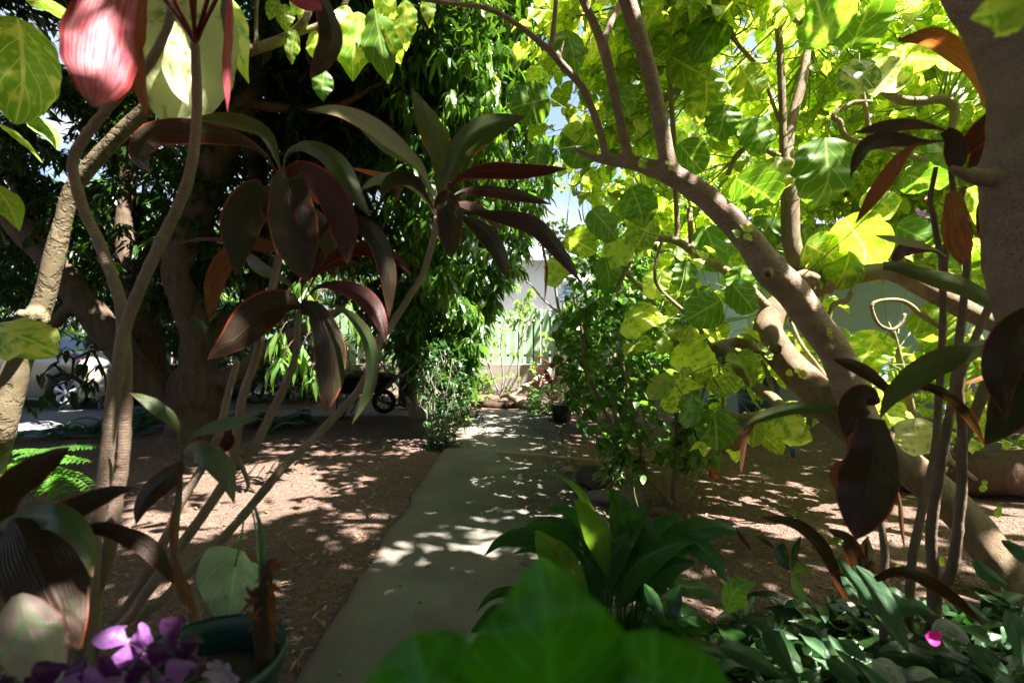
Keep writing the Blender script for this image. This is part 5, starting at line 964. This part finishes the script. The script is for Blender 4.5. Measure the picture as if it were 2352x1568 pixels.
for i, (l, w, ro, mt) in enumerate(SW):
    d = max(.72, min(1.5, F*(H-.20)/(l[1][1]-H2))); mb = MB(); bl(mb, dz(l, d, d-.05), w, roll=ro+random.uniform(-25, 25), kind='lance' if w < 40 else 'ovate', fold=.22, nc=6, n=18); mb.build('leaf', M[mt], tr)
mb = MB(); c = P(2138, 1458, .92)
for k in range(3): a = R(k*120+40); cloud(mb, [c], [(math.cos(a), -.3, math.sin(a))], [(0, -1, 0)], .017, 1.1, 'round', nl=6, nc=4, bend=-.2)
mb.build('flower', M['magenta'], tr)
mb = MB(); n = 1000; d = rng.uniform(.75, 2.1, n)**1.0; x = rng.uniform(1500, 2500, n); keep = (H2+F*H/d > 1250+130*rng.random(n)-.10*np.clip(x-1700, 0, 600)) & ~((x < 1640) & (d > 1.2))
d, x = d[keep], x[keep]; n = len(d); C = np.stack([d*(x-W2)/F, d, .02+rng.random(n)**1.2*.20*np.clip((2.1-d), 0, 1)], -1); th = rng.uniform(0, 6.28, n)
cloud(mb, C, np.stack([np.cos(th), np.sin(th), rng.uniform(-.2, 1.1, n)], -1), np.stack([rng.normal(0, .3, n), -.4+rng.normal(0, .3, n), np.ones(n)], -1), rng.uniform(.07, .18, n), .46, 'ovate', nl=6, nc=4, bend=.3, cup=.25)
cloud(mb, C[::4]+(0, 0, .05), np.stack([np.cos(th+2), np.sin(th+2), rng.uniform(.2, 1.1, n)], -1)[::4], (np.stack([rng.normal(0, .3, n), -.4+rng.normal(0, .3, n), np.ones(n)], -1))[::4], rng.uniform(.07, .14, n)[::4], .34, 'lance', nl=6, nc=4, bend=.35, cup=.25, mat=1)
for c, t in list(zip(C, th))[::7]: tube(mb, [(*c, .002), (*(c+(.03*math.cos(t), .03*math.sin(t), -.04)), .0025), (c[0], c[1], 0, .003)], seg=5, n=5, cap=False)
g_ = mb.build('ground_leaves', [M['trad_dark'], M['trad']], tr)
mb = MB(); n = 240; C = np.stack([rng.uniform(.35, 1.3, n), rng.uniform(.95, 1.5, n), rng.uniform(.01, .07, n)], -1); th = rng.uniform(0, 6.28, n)
cloud(mb, C, np.stack([np.cos(th), np.sin(th), rng.uniform(-.2, .5, n)], -1), rng.normal(0, 1, (n, 3))+(0, 0, 1.), rng.uniform(.02, .07, n), .5, 'ovate', nl=6, nc=3, bend=.8)
mb.build('withered_leaves', M['litter'], tr)

# ================================================================ THINGS ON THE GROUND
def stone(x, d, r, label, seed, sq=(1,.8,.6), mat='stone'):
    mb = MB(); blob(mb, G(x, d, r*sq[2]*.55), r, seed, .3, 14, sq); o = mb.build('rock', M[mat]); return tagset(o, label, 'rock', 'rocks beside the path')
M['stone'] = plain('basalt_stone', (.10,.075,.06), .85, c2=(.045,.036,.03), scale=6, bump=.9); M['stone2'] = plain('brown_stone', (.22,.17,.13), .9, c2=(.12,.09,.07), scale=8, bump=.9)
stone(1366, 4.0, .155, 'largest dark round rock at the right edge of the path, behind the peace lily', 3, (1,.8,.75))
stone(1320, 3.9, .055, 'smallest dark rock leaning against the largest round one', 5, (1,.8,.9))
stone(1302, 4.35, .075, 'pale brown crumbly rock on the path edge by the wooden handle', 8, (1,.7,.6), 'stone2')
stone(1395, 3.62, .13, 'flat brown rock in front of the largest round rock', 11, (1.3,.8,.45), 'stone2')
stone(1450, 3.55, .10, 'rounded brown rock nearest the hibiscus stems', 14, (.9,.8,.9), 'stone2')
stone(1235, 2.55, .07, 'flat dark rock under the peace lily tips on the path', 17, (1.4,.8,.4))
stone(1505, 3.35, .06, 'small dark rock among dry leaves at the foot of the hibiscus', 19, (1.2,.8,.6))
mb = MB(); p0 = G(1137, 5.05, .05); p1 = G(1622, 4.12, .10); tube(mb, [(*p0, .014), (*(p0*.66+p1*.34+(0,0,.004)), .014), (*(p0*.3+p1*.7), .014), (*p1, .013)], seg=12, n=30, rough=.03)
tagset(mb.build('wooden_handle', M['wood']), 'long straight wooden tool handle lying across the path to the right', 'tool handle')
# driftwood
dw = thing('driftwood', G(1215, 8.6), 'weathered forked driftwood log lying on bare soil past the end of the path', 'driftwood')
mb = MB()
for l in ([(1215,935,8.5,24),(1222,918,8.5,26),(1228,895,8.6,24),(1236,875,8.7,24),(1252,868,8.8,20),(1262,850,8.9,12),(1258,835,8.9,7)], [(1216,932,8.5,26),(1195,925,8.4,18),(1175,912,8.4,12),(1163,908,8.4,9),(1150,912,8.4,5)], [(1228,880,8.7,14),(1205,888,8.6,12),(1185,900,8.5,10),(1170,918,8.4,8)], [(1236,876,8.7,14),(1258,878,8.8,12),(1275,872,8.9,8)],[(1212,930,8.45,20),(1230,928,8.4,24),(1240,925,8.4,14)]):
    tube(mb, Q(l), seg=12, rough=.22, step=.03, freq=14)
mb.build('log', M['drift'], dw)
mb = MB(); tube(mb, [(*G(1085,8.9,.05),.06),(*G(1140,8.7,.05),.08),(*G(1230,8.9,.05),.07)], seg=12, rough=.2, n=20); tagset(mb.build('timber_edging', M['bark_dark']), 'dark half-buried timber lying across the soil behind the driftwood', 'log')
M['terra'] = plain('terracotta', (.34,.15,.085), .85, c2=(.22,.10,.06), scale=12, bump=.5)
mb = MB(); bc = G(1681, 5.2); lathe(mb, bc, [(.0,.0),(.085,.0),(.10,.04),(.105,.18),(.12,.20),(.12,.25),(.105,.25),(.095,.2),(.0,.19)], seg=28)
tagset(mb.build('terracotta_pot', M['terra']), 'worn terracotta pot on the soil under the yellow-green leaves, left of the blue peg', 'plant pot')
mb = MB(); tube(mb, [(*G(1822,5.05,-.03),.021),(*G(1822,5.05,.07),.021)], seg=12, n=4); lathe(mb, G(1822,5.05,.068), [(.021,0),(.024,.003),(.024,.016),(.018,.018),(.0,.018)], seg=16)
tagset(mb.build('blue_peg', plain('blue_plastic', (.01,.10,.38), .4)), 'short bright blue plastic pipe end standing up from shaded soil', 'pipe end')
mb = MB(); lathe(mb, G(1742, 7.0), [(.0,0),(.24,0),(.26,.03),(.27,.28),(.28,.30),(.27,.33),(.27,.6),(.28,.62),(.26,.86),(.24,.88),(.22,.86),(.0,.85)], seg=32)
tagset(mb.build('barrel', plain('blue_barrel_plastic', (.010,.045,.12), .5)), 'blue plastic barrel half hidden behind the leaning tree, in front of the pale blue wall', 'barrel')

# wheelbarrow
wb = thing('wheelbarrow', G(850, 7.9), 'black wheelbarrow with one spoked rubber wheel on the concrete strip, heaped with garden waste', 'wheelbarrow')
bx, by = P(862, 900, 7.7)[0], 7.7; bz = .055; M['blackm'] = plain('black_painted_steel', (.012,.014,.016), .4); M['rubber'] = plain('rubber', (.008,.008,.009), .8)
M['rim_b'] = plain('turquoise_rim', (.05,.22,.25), .5)
wx = P(882, 915, 7.7)[0]; wc = np.array((wx, by, bz+.19))
mb = MB(); th = np.linspace(0, 2*np.pi, 33); V = []
for a in th:
    for b in np.linspace(0, 2*np.pi, 11): V.append(wc+np.array((math.cos(a)*(.155+.04*math.cos(b)), .042*math.sin(b), math.sin(a)*(.155+.04*math.cos(b)))))
f = [(i*11+j, i*11+j+1, i*11+j+12, i*11+j+11) for i in range(32) for j in range(10)]; mb.add(V, f)
whl = mb.build('wheel', M['rubber'], wb); mb = MB()
for k in range(8): a = k*.785; tube(mb, [(*wc, .007), (*(wc+np.array((math.cos(a)*.125, 0, math.sin(a)*.125))), .007)], seg=6, n=3)
tube(mb, [(wc[0], by-.05, wc[2], .02), (wc[0], by+.05, wc[2], .02)], seg=10, n=3); mb.build('spokes', M['rim_b'], whl)
mb = MB(); lo = [(-.35,-.2),(.28,-.2),(.28,.2),(-.35,.2)]; hi = [(-.52,-.32),(.52,-.30),(.52,.30),(-.52,.32)]; cx = wx-.32; z0, z1 = bz+.34, bz+.60
L1 = np.array([(cx+a, by+b, z0) for a, b in lo]); L2 = np.array([(cx+a, by+b, z1) for a, b in hi]); L3 = np.array([(cx+a*1.04, by+b*1.05, z1-.015) for a, b in hi]); L4 = L2*1-(0, 0, .012); L4[:, 0] = cx+(L4[:, 0]-cx)*.97; L4[:, 1] = by+(L4[:, 1]-by)*.95; L5 = L1+(0, 0, .02)
VV = np.concatenate([L1, L3, L2, L4, L5]); f = [(3,2,1,0),(16,17,18,19)]
for l in range(4):
    for k in range(4): f.append((l*4+k, l*4+(k+1) % 4, l*4+4+(k+1) % 4, l*4+4+k))
mb.add(VV, f); mb.build('tray', M['blackm'], wb, smooth=False)
mb = MB()
for s in (-1, 1):
    tube(mb, [(wc[0]+.26, by+.02*s, bz+.17, .014), (wc[0]+.20, by+s*.06, bz+.13, .014), (wc[0], by+s*.07, wc[2], .014), (cx+.15, by+s*.17, z0-.02, .014), (cx-.35, by+s*.22, z0+.02, .014), (cx-.95, by+s*.27, z0+.14, .014)], seg=8, n=30)
mb.build('frame', M['blackm'], wb)
for s in (-1, 1):
    mb = MB(); tube(mb, [(cx-.12, by+s*.18, z0, .013), (cx-.26, by+s*.19, bz, .013), (cx-.36, by+s*.19, bz, .013), (cx-.34, by+s*.20, z0, .013)], seg=8, n=26); mb.build('leg', M['blackm'], wb)
    mb = MB(); tube(mb, [(cx-.95, by+s*.27, z0+.14, .018), (cx-1.08, by+s*.275, z0+.165, .018)], seg=10, n=4); mb.build('handle_grip', M['rubber'], wb)
mb = MB(); n = 420; a = rng.uniform(-1, 1, (n, 2)); C = np.stack([cx+a[:, 0]*.42, by+a[:, 1]*.24, z1-.05+.16*np.clip(1-(a**2).sum(1)*.6, 0, 1)*rng.random(n)], -1); th = rng.uniform(0, 6.28, n)
cloud(mb, C, np.stack([np.cos(th), np.sin(th), rng.uniform(-.5, .7, n)], -1), rng.normal(0, .6, (n, 3))+(0, 0, 1), rng.uniform(.06, .13, n), .4, 'lance', nl=5, bend=.4)
blob(mb, (cx, by, z1-.10), .3, 3, .2, 10, (1.3, .75, .35)); tagset(mb.build('garden_waste', M['litter']), 'heap of dry leaves and prunings lying in the wheelbarrow', 'garden waste')
# broom
br = thing('broom', G(965, 7.35), 'straw-fibre broom with a thin dark handle leaning beside the wheelbarrow wheel', 'broom')
h0 = P(872, 830, 7.75); h1 = P(934, 912, 7.45); mb = MB(); tube(mb, [(*h0, .012), (*((h0+h1)/2), .012), (*h1, .012)], seg=8, n=8); mb.build('handle', plain('dark_handle', (.06,.06,.07), .5), br)
mb = MB(); e = P(962, 962, 7.25)
for q in range(150):
    s = h1+np.array((random.gauss(0, .008), random.gauss(0, .008), 0)); t = e+np.array((random.uniform(-.13, .13), random.uniform(-.09, .09), random.uniform(0, .05))); mid = (s+t)/2+(t-e)*(.12, .1, 0)
    tube(mb, [(*s, .003), (*mid, .0028), (*t, .0015)], seg=4, n=5, cap=False)
tube(mb, [(*h1, .02), (*(h1*.75+e*.25), .035)], seg=10, n=4)
mb.build('bristles', plain('straw', (.45,.36,.25), .9), br)

# ================================================================ CAR on the driveway
M['paint'] = plain('beige_metallic_paint', (.55,.46,.38), .25, .35, c2=(.53,.44,.37), bump=0, coat=.8); M['glass'] = plain('dark_glass', (.03,.045,.06), .05, 0, bump=0, spec=.9)
M['chrome'] = plain('headlamp_lens', (.55,.6,.65), .12, .5, bump=0); M['hub'] = plain('silver_hubcap', (.62,.64,.66), .3, .5, bump=0); M['blackp'] = plain('black_trim', (.02,.02,.022), .5)
cx0 = P(168, 905, 8.4)[0]; cy0 = 8.25   # front wheel position, near side of the car
car = thing('parked_car', (cx0-1.2, cy0+.85, .02), 'beige metallic hatchback parked on the gravel driveway behind the leaves at the far left', 'car')
def cs(x):   # body section at x metres ahead of the front wheel: (sill z, shoulder z, half width)
    X = [-3.25,-3.15,-2.9,-2.0,-1.0,-.4,.0,.35,.55,.68,.74]; zb=[.45,.35,.30,.24,.24,.22,.22,.20,.20,.22,.30]; zt=[.80,.92,.98,1.0,1.02,1.02,1.0,.95,.86,.76,.62]; hw=[.60,.72,.80,.84,.85,.85,.85,.84,.81,.74,.64]
    return np.interp(x, X, zb), np.interp(x, X, zt), np.interp(x, X, hw)
mb = MB(); XS = np.linspace(-3.25, .74, 90); rows = []
for x in XS:
    zb, zt, hw = cs(x); r = []
    for (s, u, z) in [(0,-.85,0),(0,-1,.06),(0,-1.03,.45),(0,-1.0,.78),(0,-.95,.93),(0,-.85,1.0),(0,-.45,1.045),(0,0,1.06),(0,.45,1.045),(0,.85,1.0),(0,.95,.93),(0,1.0,.78),(0,1.03,.45),(0,1,.06),(0,.85,0)]:
        y = cy0+.85+hw*u; zz = zb+(zt-zb)*z
        for wx_ in (0, -2.45):
            dd = abs(x-wx_)
            if dd < .37 and z < .5: zz = max(zz, .31+math.sqrt(.37**2-dd*dd)*.98)
        r.append((cx0+x, y, zz))
    rows.append(r)
V = np.array(rows); m = V.shape[1]; i, j = np.meshgrid(np.arange(len(XS)-1), np.arange(m-1), indexing='ij'); k = i*m+j; mb.add(V, np.stack([k, k+m, k+m+1, k+1], -1).reshape(-1, 4)); body = mb.build('body', M['paint'], car)
def cabin(z0f, mat, name, grow):
    mb = MB(); X = np.linspace(-3.05, -.15, 40); rows = []
    for x in X:
        top = np.interp(x, [-3.05,-2.75,-2.2,-1.5,-1.15,-.7,-.15], [.98,1.30,1.46,1.48,1.44,1.25,.95]); r = []
        for u, z in [(-.80,0),(-.74,.5),(-.66,.93),(-.4,1.0),(0,1.02),(.4,1.0),(.66,.93),(.74,.5),(.80,0)]: r.append((cx0+x, cy0+.85+u*(.98+grow), .93+(top-.93+grow*.5)*z))
        rows.append(r)
    V = np.array(rows); m = V.shape[1]; i, j = np.meshgrid(np.arange(len(X)-1), np.arange(m-1), indexing='ij')
    if name == 'roof': sel = (j >= 2) & (j <= 5) & (X[i] < -1.2) & (X[i] > -2.85)
    else: sel = np.ones(i.shape, bool)
    k = (i*m+j)[sel]; mb.add(V, np.stack([k, k+m, k+m+1, k+1], -1).reshape(-1, 4)); return mb.build(name, mat, car)
cabin(0, M['glass'], 'windows', 0); cabin(0, M['paint'], 'roof', .012)
mb = MB()
for x0, x1 in ((-1.22,-1.30),(-2.1,-2.16),(-.2,-.95)):
    zt = 1.40 if x0 > -2 and x0 < -1 else (1.42 if x0 < -2 else 1.28)
    tube(mb, [(cx0+x0, cy0+.85-.79, .96, .025), (cx0+x1, cy0+.85-.70, zt, .025)], seg=6, n=4)
mb.build('pillars', M['paint'], car)
for wx_ in (0, -2.45):
  for sy in (0, 1):
    wy = cy0+.10 if sy == 0 else cy0+1.60; dy = -1 if sy == 0 else 1; c = (cx0+wx_, wy, .33); mb = MB(); V = []; pr2 = [(.20,-.10),(.29,-.10),(.31,-.08),(.315,0),(.31,.08),(.29,.10),(.20,.10)]
    for a in np.linspace(0, 2*np.pi, 41):
        for r_, yy in pr2: V.append((c[0]+math.cos(a)*r_, c[1]+yy, c[2]+math.sin(a)*r_))
    mb.add(V, [(i*7+j, i*7+j+1, i*7+j+8, i*7+j+7) for i in range(40) for j in range(6)]); wl_ = mb.build('wheel', M['rubber'], car)
    mb = MB(); V = []
    for a in np.linspace(0, 2*np.pi, 41):
        for r_, yy in ((.215,.085*dy),(.205,.095*dy),(.19,.075*dy),(.185,.05*dy)): V.append((c[0]+math.cos(a)*r_, c[1]+yy, c[2]+math.sin(a)*r_))
    mb.add(V, [(i*4+j, i*4+j+1, i*4+j+5, i*4+j+4) for i in range(40) for j in range(3)])
    for k in range(7):
        a = k*6.283/7+.2; V = []
        for rr_, w in ((.03,.05),(.10,.055),(.16,.085),(.20,.14)):
            for s in (-1, -.4, .4, 1): aa = a+s*w/rr_*.5 if rr_ > .05 else a+s*.4; V.append((c[0]+math.cos(aa)*rr_, c[1]+dy*(.088+.012*(abs(s) < .5)), c[2]+math.sin(aa)*rr_))
        mb.add(V, [(i*4+j, i*4+j+1, i*4+j+5, i*4+j+4) for i in range(3) for j in range(3)])
    lm = MB(); V = []
    for a in np.linspace(0, 2*np.pi, 25):
        for r_, yy in ((.05,.09),(.048,.108),(.03,.112),(.0,.113)): V.append((c[0]+math.cos(a)*r_, c[1]+yy*dy, c[2]+math.sin(a)*r_))
    mb.add(V, [(i*4+j, i*4+j+1, i*4+j+5, i*4+j+4) for i in range(24) for j in range(3)]); mb.build('hubcap', M['hub'], wl_)
    mb = MB(); V = [(c[0]+math.cos(a)*r_, c[1]+dy*.03, c[2]+math.sin(a)*r_) for a in np.linspace(0, 2*np.pi, 25) for r_ in (.0, .20)]; mb.add(V, [(i*2, i*2+1, i*2+3, i*2+2) for i in range(24)]); mb.build('wheel_disc', M['blackp'], wl_)
for sy in (-1, 1):
    mb = MB(); blob(mb, (cx0+.45, cy0+.85+sy*.72, .80), .17, 2, .02, 12, (1.25,.55,.62)); mb.build('headlight', M['chrome'], car)
    mb = MB(); blob(mb, (cx0-.75, cy0+.85+sy*.92, 1.0), .09, 2, .02, 8, (.6,1,.8)); mb.build('mirror', M['paint'], car)
mb = MB(); box(mb, (cx0+.30, cy0+.10, .38), (cx0+.52, cy0+.16, .45)); blob(mb, (cx0+.52, cy0+.24, .42), .07, 1, .02, 8, (1.,.5,.6)); mb.build('fog_lamp', M['chrome'], car)

# ================================================================ FENCE, WALLS, BUILDINGS
M['fence'] = plain('pale_green_painted_slat', (.26,.43,.25), .6, c2=(.21,.37,.21), scale=3); M['rail'] = plain('grey_green_rail', (.10,.16,.12), .7)
FY = 11.8
fe = thing('slatted_fence', (0, FY, .62), 'pale green vertical slat fence with a gently waving top, on the grey block wall', 'fence')
mb = MB(); x = -9.5
while x < 7.5:
    w = .15; gap = .055; tp = 1.93+.07*math.sin((x+.4)*1.45)+.02*random.uniform(-1, 1)
    box(mb, (x, FY-.012, .655), (x+w, FY+.012, tp)); x += w+gap
mb.build('slats', M['fence'], fe, smooth=False)
mb = MB()
for z in (.82, 1.62): box(mb, (-9.5, FY+.013, z), (7.5, FY+.05, z+.08))
mb.build('rails', M['rail'], fe, smooth=False)
mb = MB(); x = -9.5
while x < 7.5: box(mb, (x, FY+.052, .64), (x+.08, FY+.13, 1.7)); x += 2.0
mb.build('posts', M['rail'], fe, smooth=False)
mb = MB(); box(mb, (-14, FY-.08, -.2), (8, FY+.12, .635)); tagset(mb.build('block_wall', blockmat('grey_block_wall', (.27,.245,.21), (.17,.15,.125)), smooth=False), 'low weathered grey concrete block wall carrying the slatted fence', 'wall')

M['white'] = plain('white_render', (.80,.80,.84), .8, c2=(.75,.75,.80), scale=1, bump=.05); M['roofm'] = plain('blue_grey_metal_roof', (.40,.46,.52), .4, .3, c2=(.36,.42,.48))
wbld = thing('white_building', (1.5, 19, 0), 'white rendered house with a grey metal roof beyond the fence', 'building')
mb = MB(); box(mb, (-.6, 18.8, 0), (7.2, 24, 4.35)); mb.build('wall', M['white'], wbld, smooth=False)
mb = MB(); x = -.9
V = []; XS = np.linspace(-.9, 7.5, 260)
for xx in XS:
    hh = .035*abs(math.sin(xx*14)); V += [(xx, 18.35, 4.36+hh), (xx, 24, 5.9+hh)]
mb.add(V, [(i*2, i*2+2, i*2+3, i*2+1) for i in range(len(XS)-1)]); box(mb, (-.9, 18.30, 4.28), (7.5, 18.34, 4.42)); mb.build('roof', M['roofm'], wbld, smooth=False)
mb = MB(); box(mb, (4.3, 18.76, 2.9), (4.9, 18.795, 4.0)); f = mb.build('window', M['glass'], wbld, smooth=False); mb = MB()
for b in ((4.26,18.74,2.86,4.3,18.8,4.04),(4.9,18.74,2.86,4.94,18.8,4.04),(4.3,18.74,4.0,4.9,18.8,4.04),(4.3,18.74,2.86,4.9,18.8,2.9)): box(mb, b[:3], b[3:])
mb.build('frame', M['white'], f, smooth=False)
shd = thing('shed', (2.3, 14, 0), 'low grey shed roof rising just above the slatted fence', 'shed')
mb = MB(); box(mb, (.95, 13.9, 0), (5.4, 15.8, 1.93)); mb.build('wall', plain('grey_sheet', (.32,.33,.34), .7), shd, smooth=False)
mb = MB(); V = []; XS = np.linspace(.8, 5.6, 160)
for xx in XS: hh = .02*abs(math.sin(xx*18)); V += [(xx, 13.7, 1.97+hh), (xx, 16, 2.25+hh)]
mb.add(V, [(i*2, i*2+2, i*2+3, i*2+1) for i in range(len(XS)-1)]); box(mb, (.8, 13.66, 1.91), (5.6, 13.695, 1.99)); mb.build('roof', M['roofm'], shd, smooth=False)
sh_ = thing('solar_water_heater', (2.6, 15, 2.2), 'rooftop solar water heater with a white horizontal tank and tilted panel, above the grey shed', 'water heater')
mb = MB(); tube(mb, [(1.55, 15.3, 3.05, .26), (3.1, 15.3, 3.05, .26)], seg=24, n=6); mb.build('tank', M['white'], sh_)
mb = MB(); V = [(1.4,14.2,2.4),(3.3,14.2,2.4),(3.3,15.1,2.85),(1.4,15.1,2.85)]; V2 = [(a, b, c-.06) for a, b, c in V]; mb.add(V+V2, [(0,1,2,3),(7,6,5,4),(0,4,5,1),(1,5,6,2),(2,6,7,3),(3,7,4,0)]); mb.build('panel', M['glass'], sh_, smooth=False)
mb = MB()
for x in (1.6, 3.05):
    tube(mb, [(x,15.3,2.85,.02),(x,15.3,2.15,.02)], seg=6, n=3); tube(mb, [(x,14.3,2.4,.02),(x,14.3,2.04,.02)], seg=6, n=3)
mb.build('stand', M['rail'], sh_)

bh = thing('blue_house', (6, 7.6, 0), 'pale blue painted block house with a grey base band and red roof', 'building')
mb = MB(); box(mb, (3.7, 7.6, .55), (13, 11.5, 3.05)); mb.build('wall', blockmat('pale_blue_block_wall', (.52,.66,.74), (.46,.60,.70), mort=.93), bh, smooth=False)
mb = MB(); box(mb, (3.69, 7.588, -.1), (13, 11.5, .55)); mb.build('base_band', blockmat('grey_base', (.26,.29,.31), (.20,.22,.23), mort=.9), bh, smooth=False)
mb = MB(); V = []; XS = np.linspace(3.3, 13.4, 260)
for xx in XS: hh = .03*abs(math.sin(xx*12)); V += [(xx, 7.1, 3.0+hh), (xx, 9.6, 4.1+hh)]
mb.add(V, [(i*2, i*2+2, i*2+3, i*2+1) for i in range(len(XS)-1)]); mb.build('roof', plain('red_metal_roof', (.35,.05,.05), .5), bh, smooth=False)

# ================================================================ TREES BEYOND
def bgtree(x, y, h, r, label, n=900, L=.24, mt='back', trunk=.16, zc=None, ratio=.3):
    th = thing('garden_tree', (x, y, 0), label, 'tree', 'trees beyond the garden'); mb = MB(); zc = zc or h*.62
    tube(mb, [(x, y, -.1, trunk), (x+.1, y, h*.25, trunk*.8), (x-.1, y+.1, h*.5, trunk*.6), (x, y, h*.85, trunk*.2)], seg=10, rough=.12, n=30)
    for a in range(7): t = a*.9; tube(mb, [(x, y, h*(.25+.05*a), trunk*.5), (x+math.cos(t)*r*.4, y+math.sin(t)*r*.4, h*(.42+.05*a), trunk*.3), (x+math.cos(t)*r*.8, y+math.sin(t)*r*.8, h*(.55+.05*a), trunk*.08)], seg=7, n=10)
    mb.build('trunk', M['bark_mango'], th); mb = MB()
    lb = rng.normal(0, 1, (26, 3)); lb = unit(lb)*rng.uniform(.35, .85, (26, 1)); k = rng.integers(0, 26, n); C = np.array((x, y, zc))+(lb[k]+rng.normal(0, .17, (n, 3)))*np.array((r, r, (h-zc)*1.05))
    C = C[C[:, 2] > .3]; rosettes(mb, C, L, 8, droop=.6, ratio=ratio, nl=3); mb.build('crown', M[mt], th)
bgtree(-13.5, 15.5, 6.2, 3.2, 'sunlit tree far left behind the parked car', 1100)
bgtree(-9.0, 17.0, 5.6, 3.0, 'bright leafy tree behind the left limb of the mango trunk', 1100)
bgtree(-5.2, 15.5, 5.8, 2.8, 'bright green tree behind the fence, seen through the mango fork', 1000)
bgtree(-2.6, 15.0, 5.2, 2.2, 'light green tree beyond the fence behind the wheelbarrow', 900)
bgtree(3.6, 10.6, 5.6, 2.2, 'leafy tree between the grey-stemmed shrub and the blue house', 900)
bgtree(6.8, 15.0, 8.5, 3.6, 'tall tree behind the blue house', 1200, .28)
bgtree(-7.6, 12.6, 2.6, 1.5, 'low bush in front of the fence behind the mango tree', 420, .2, trunk=.06, zc=1.2)
bgtree(-11.5, 12.8, 2.8, 1.7, 'low bush at the back of the gravel driveway', 460, .2, trunk=.06, zc=1.3)

# ---- added, out of view: house and hedges that block light from behind and sides
ho = thing('house', (0, -4.6, 0), 'brown timber house with veranda, added unseen behind the camera to block light', 'building')
M['clad'] = blockmat('brown_timber_cladding', (.07,.045,.03), (.05,.032,.022), 2.4, .18, .4)
mb = MB(); box(mb, (-9, -9, 0), (9, -4.6, 3.0)); mb.build('wall', M['clad'], ho, smooth=False)
mb = MB(); V = []; XS = np.linspace(-9.5, 9.5, 400)
for xx in XS: hh = .02*abs(math.sin(xx*14)); V += [(xx, -3.75, 2.75+hh), (xx, -8, 4.4+hh)]
mb.add(V, [(i*2, i*2+2, i*2+3, i*2+1) for i in range(len(XS)-1)]); box(mb, (-9.5, -3.78, 2.66), (9.5, -3.74, 2.78)); mb.build('roof', plain('dark_red_metal_roof', (.09,.03,.025), .5), ho, smooth=False)
mb = MB(); box(mb, (-9, -4.58, -.1), (9, -3.6, .09)); mb.build('veranda_floor', plain('dark_decking', (.08,.055,.04), .8), ho, smooth=False)
for xx in (-6., -3.2, 3.2, 6.): mb = MB(); box(mb, (xx, -3.98, .09), (xx+.1, -3.88, 2.68)); mb.build('post', M['clad'], ho, smooth=False)
mb = MB(); box(mb, (-.5, -4.57, .1), (.5, -4.53, 2.15)); d_ = mb.build('door', plain('dark_door', (.05,.06,.05), .5), ho, smooth=False); mb = MB(); blob(mb, (.4, -4.5, 1.05), .03, 1, .02, 6); mb.build('handle', M['chrome'], d_)
for xx in (-4.5, 2.6): mb = MB(); box(mb, (xx, -4.58, 1.0), (xx+1.4, -4.54, 2.1)); w_ = mb.build('window', M['glass'], ho, smooth=False)
def hedge(x0, x1, y0, y1, h, label):
    th = thing('hedge', ((x0+x1)/2, (y0+y1)/2, 0), label, 'hedge', 'added light-blocking hedges'); mb = MB(); n = int((x1-x0)*(y1-y0)*h*26)
    for q in range(14): x = random.uniform(x0+.2, x1-.2); y = y0+(y1-y0)*(q+.5)/14; tube(mb, [(x,y,-.1,.04),(x+.1,y,h*.5,.03),(x,y+.1,h*.9,.01)], seg=6, n=8)
    mb.build('stems', M['bark_mango'], th); mb = MB(); rosettes(mb, rng.uniform((x0, y0, .1), (x1, y1, h), (n, 3)), .24, 8, droop=.4, ratio=.35, nl=3); mb.build('leaves', M['mango_dark'], th)
hedge(-15.5, -13.8, -4, 13, 3.6, 'tall dark hedge added unseen beyond the driveway at far left to block light')
hedge(7.4, 8.8, -4, 7.2, 3.6, 'tall dark hedge added unseen at the right side to block light')
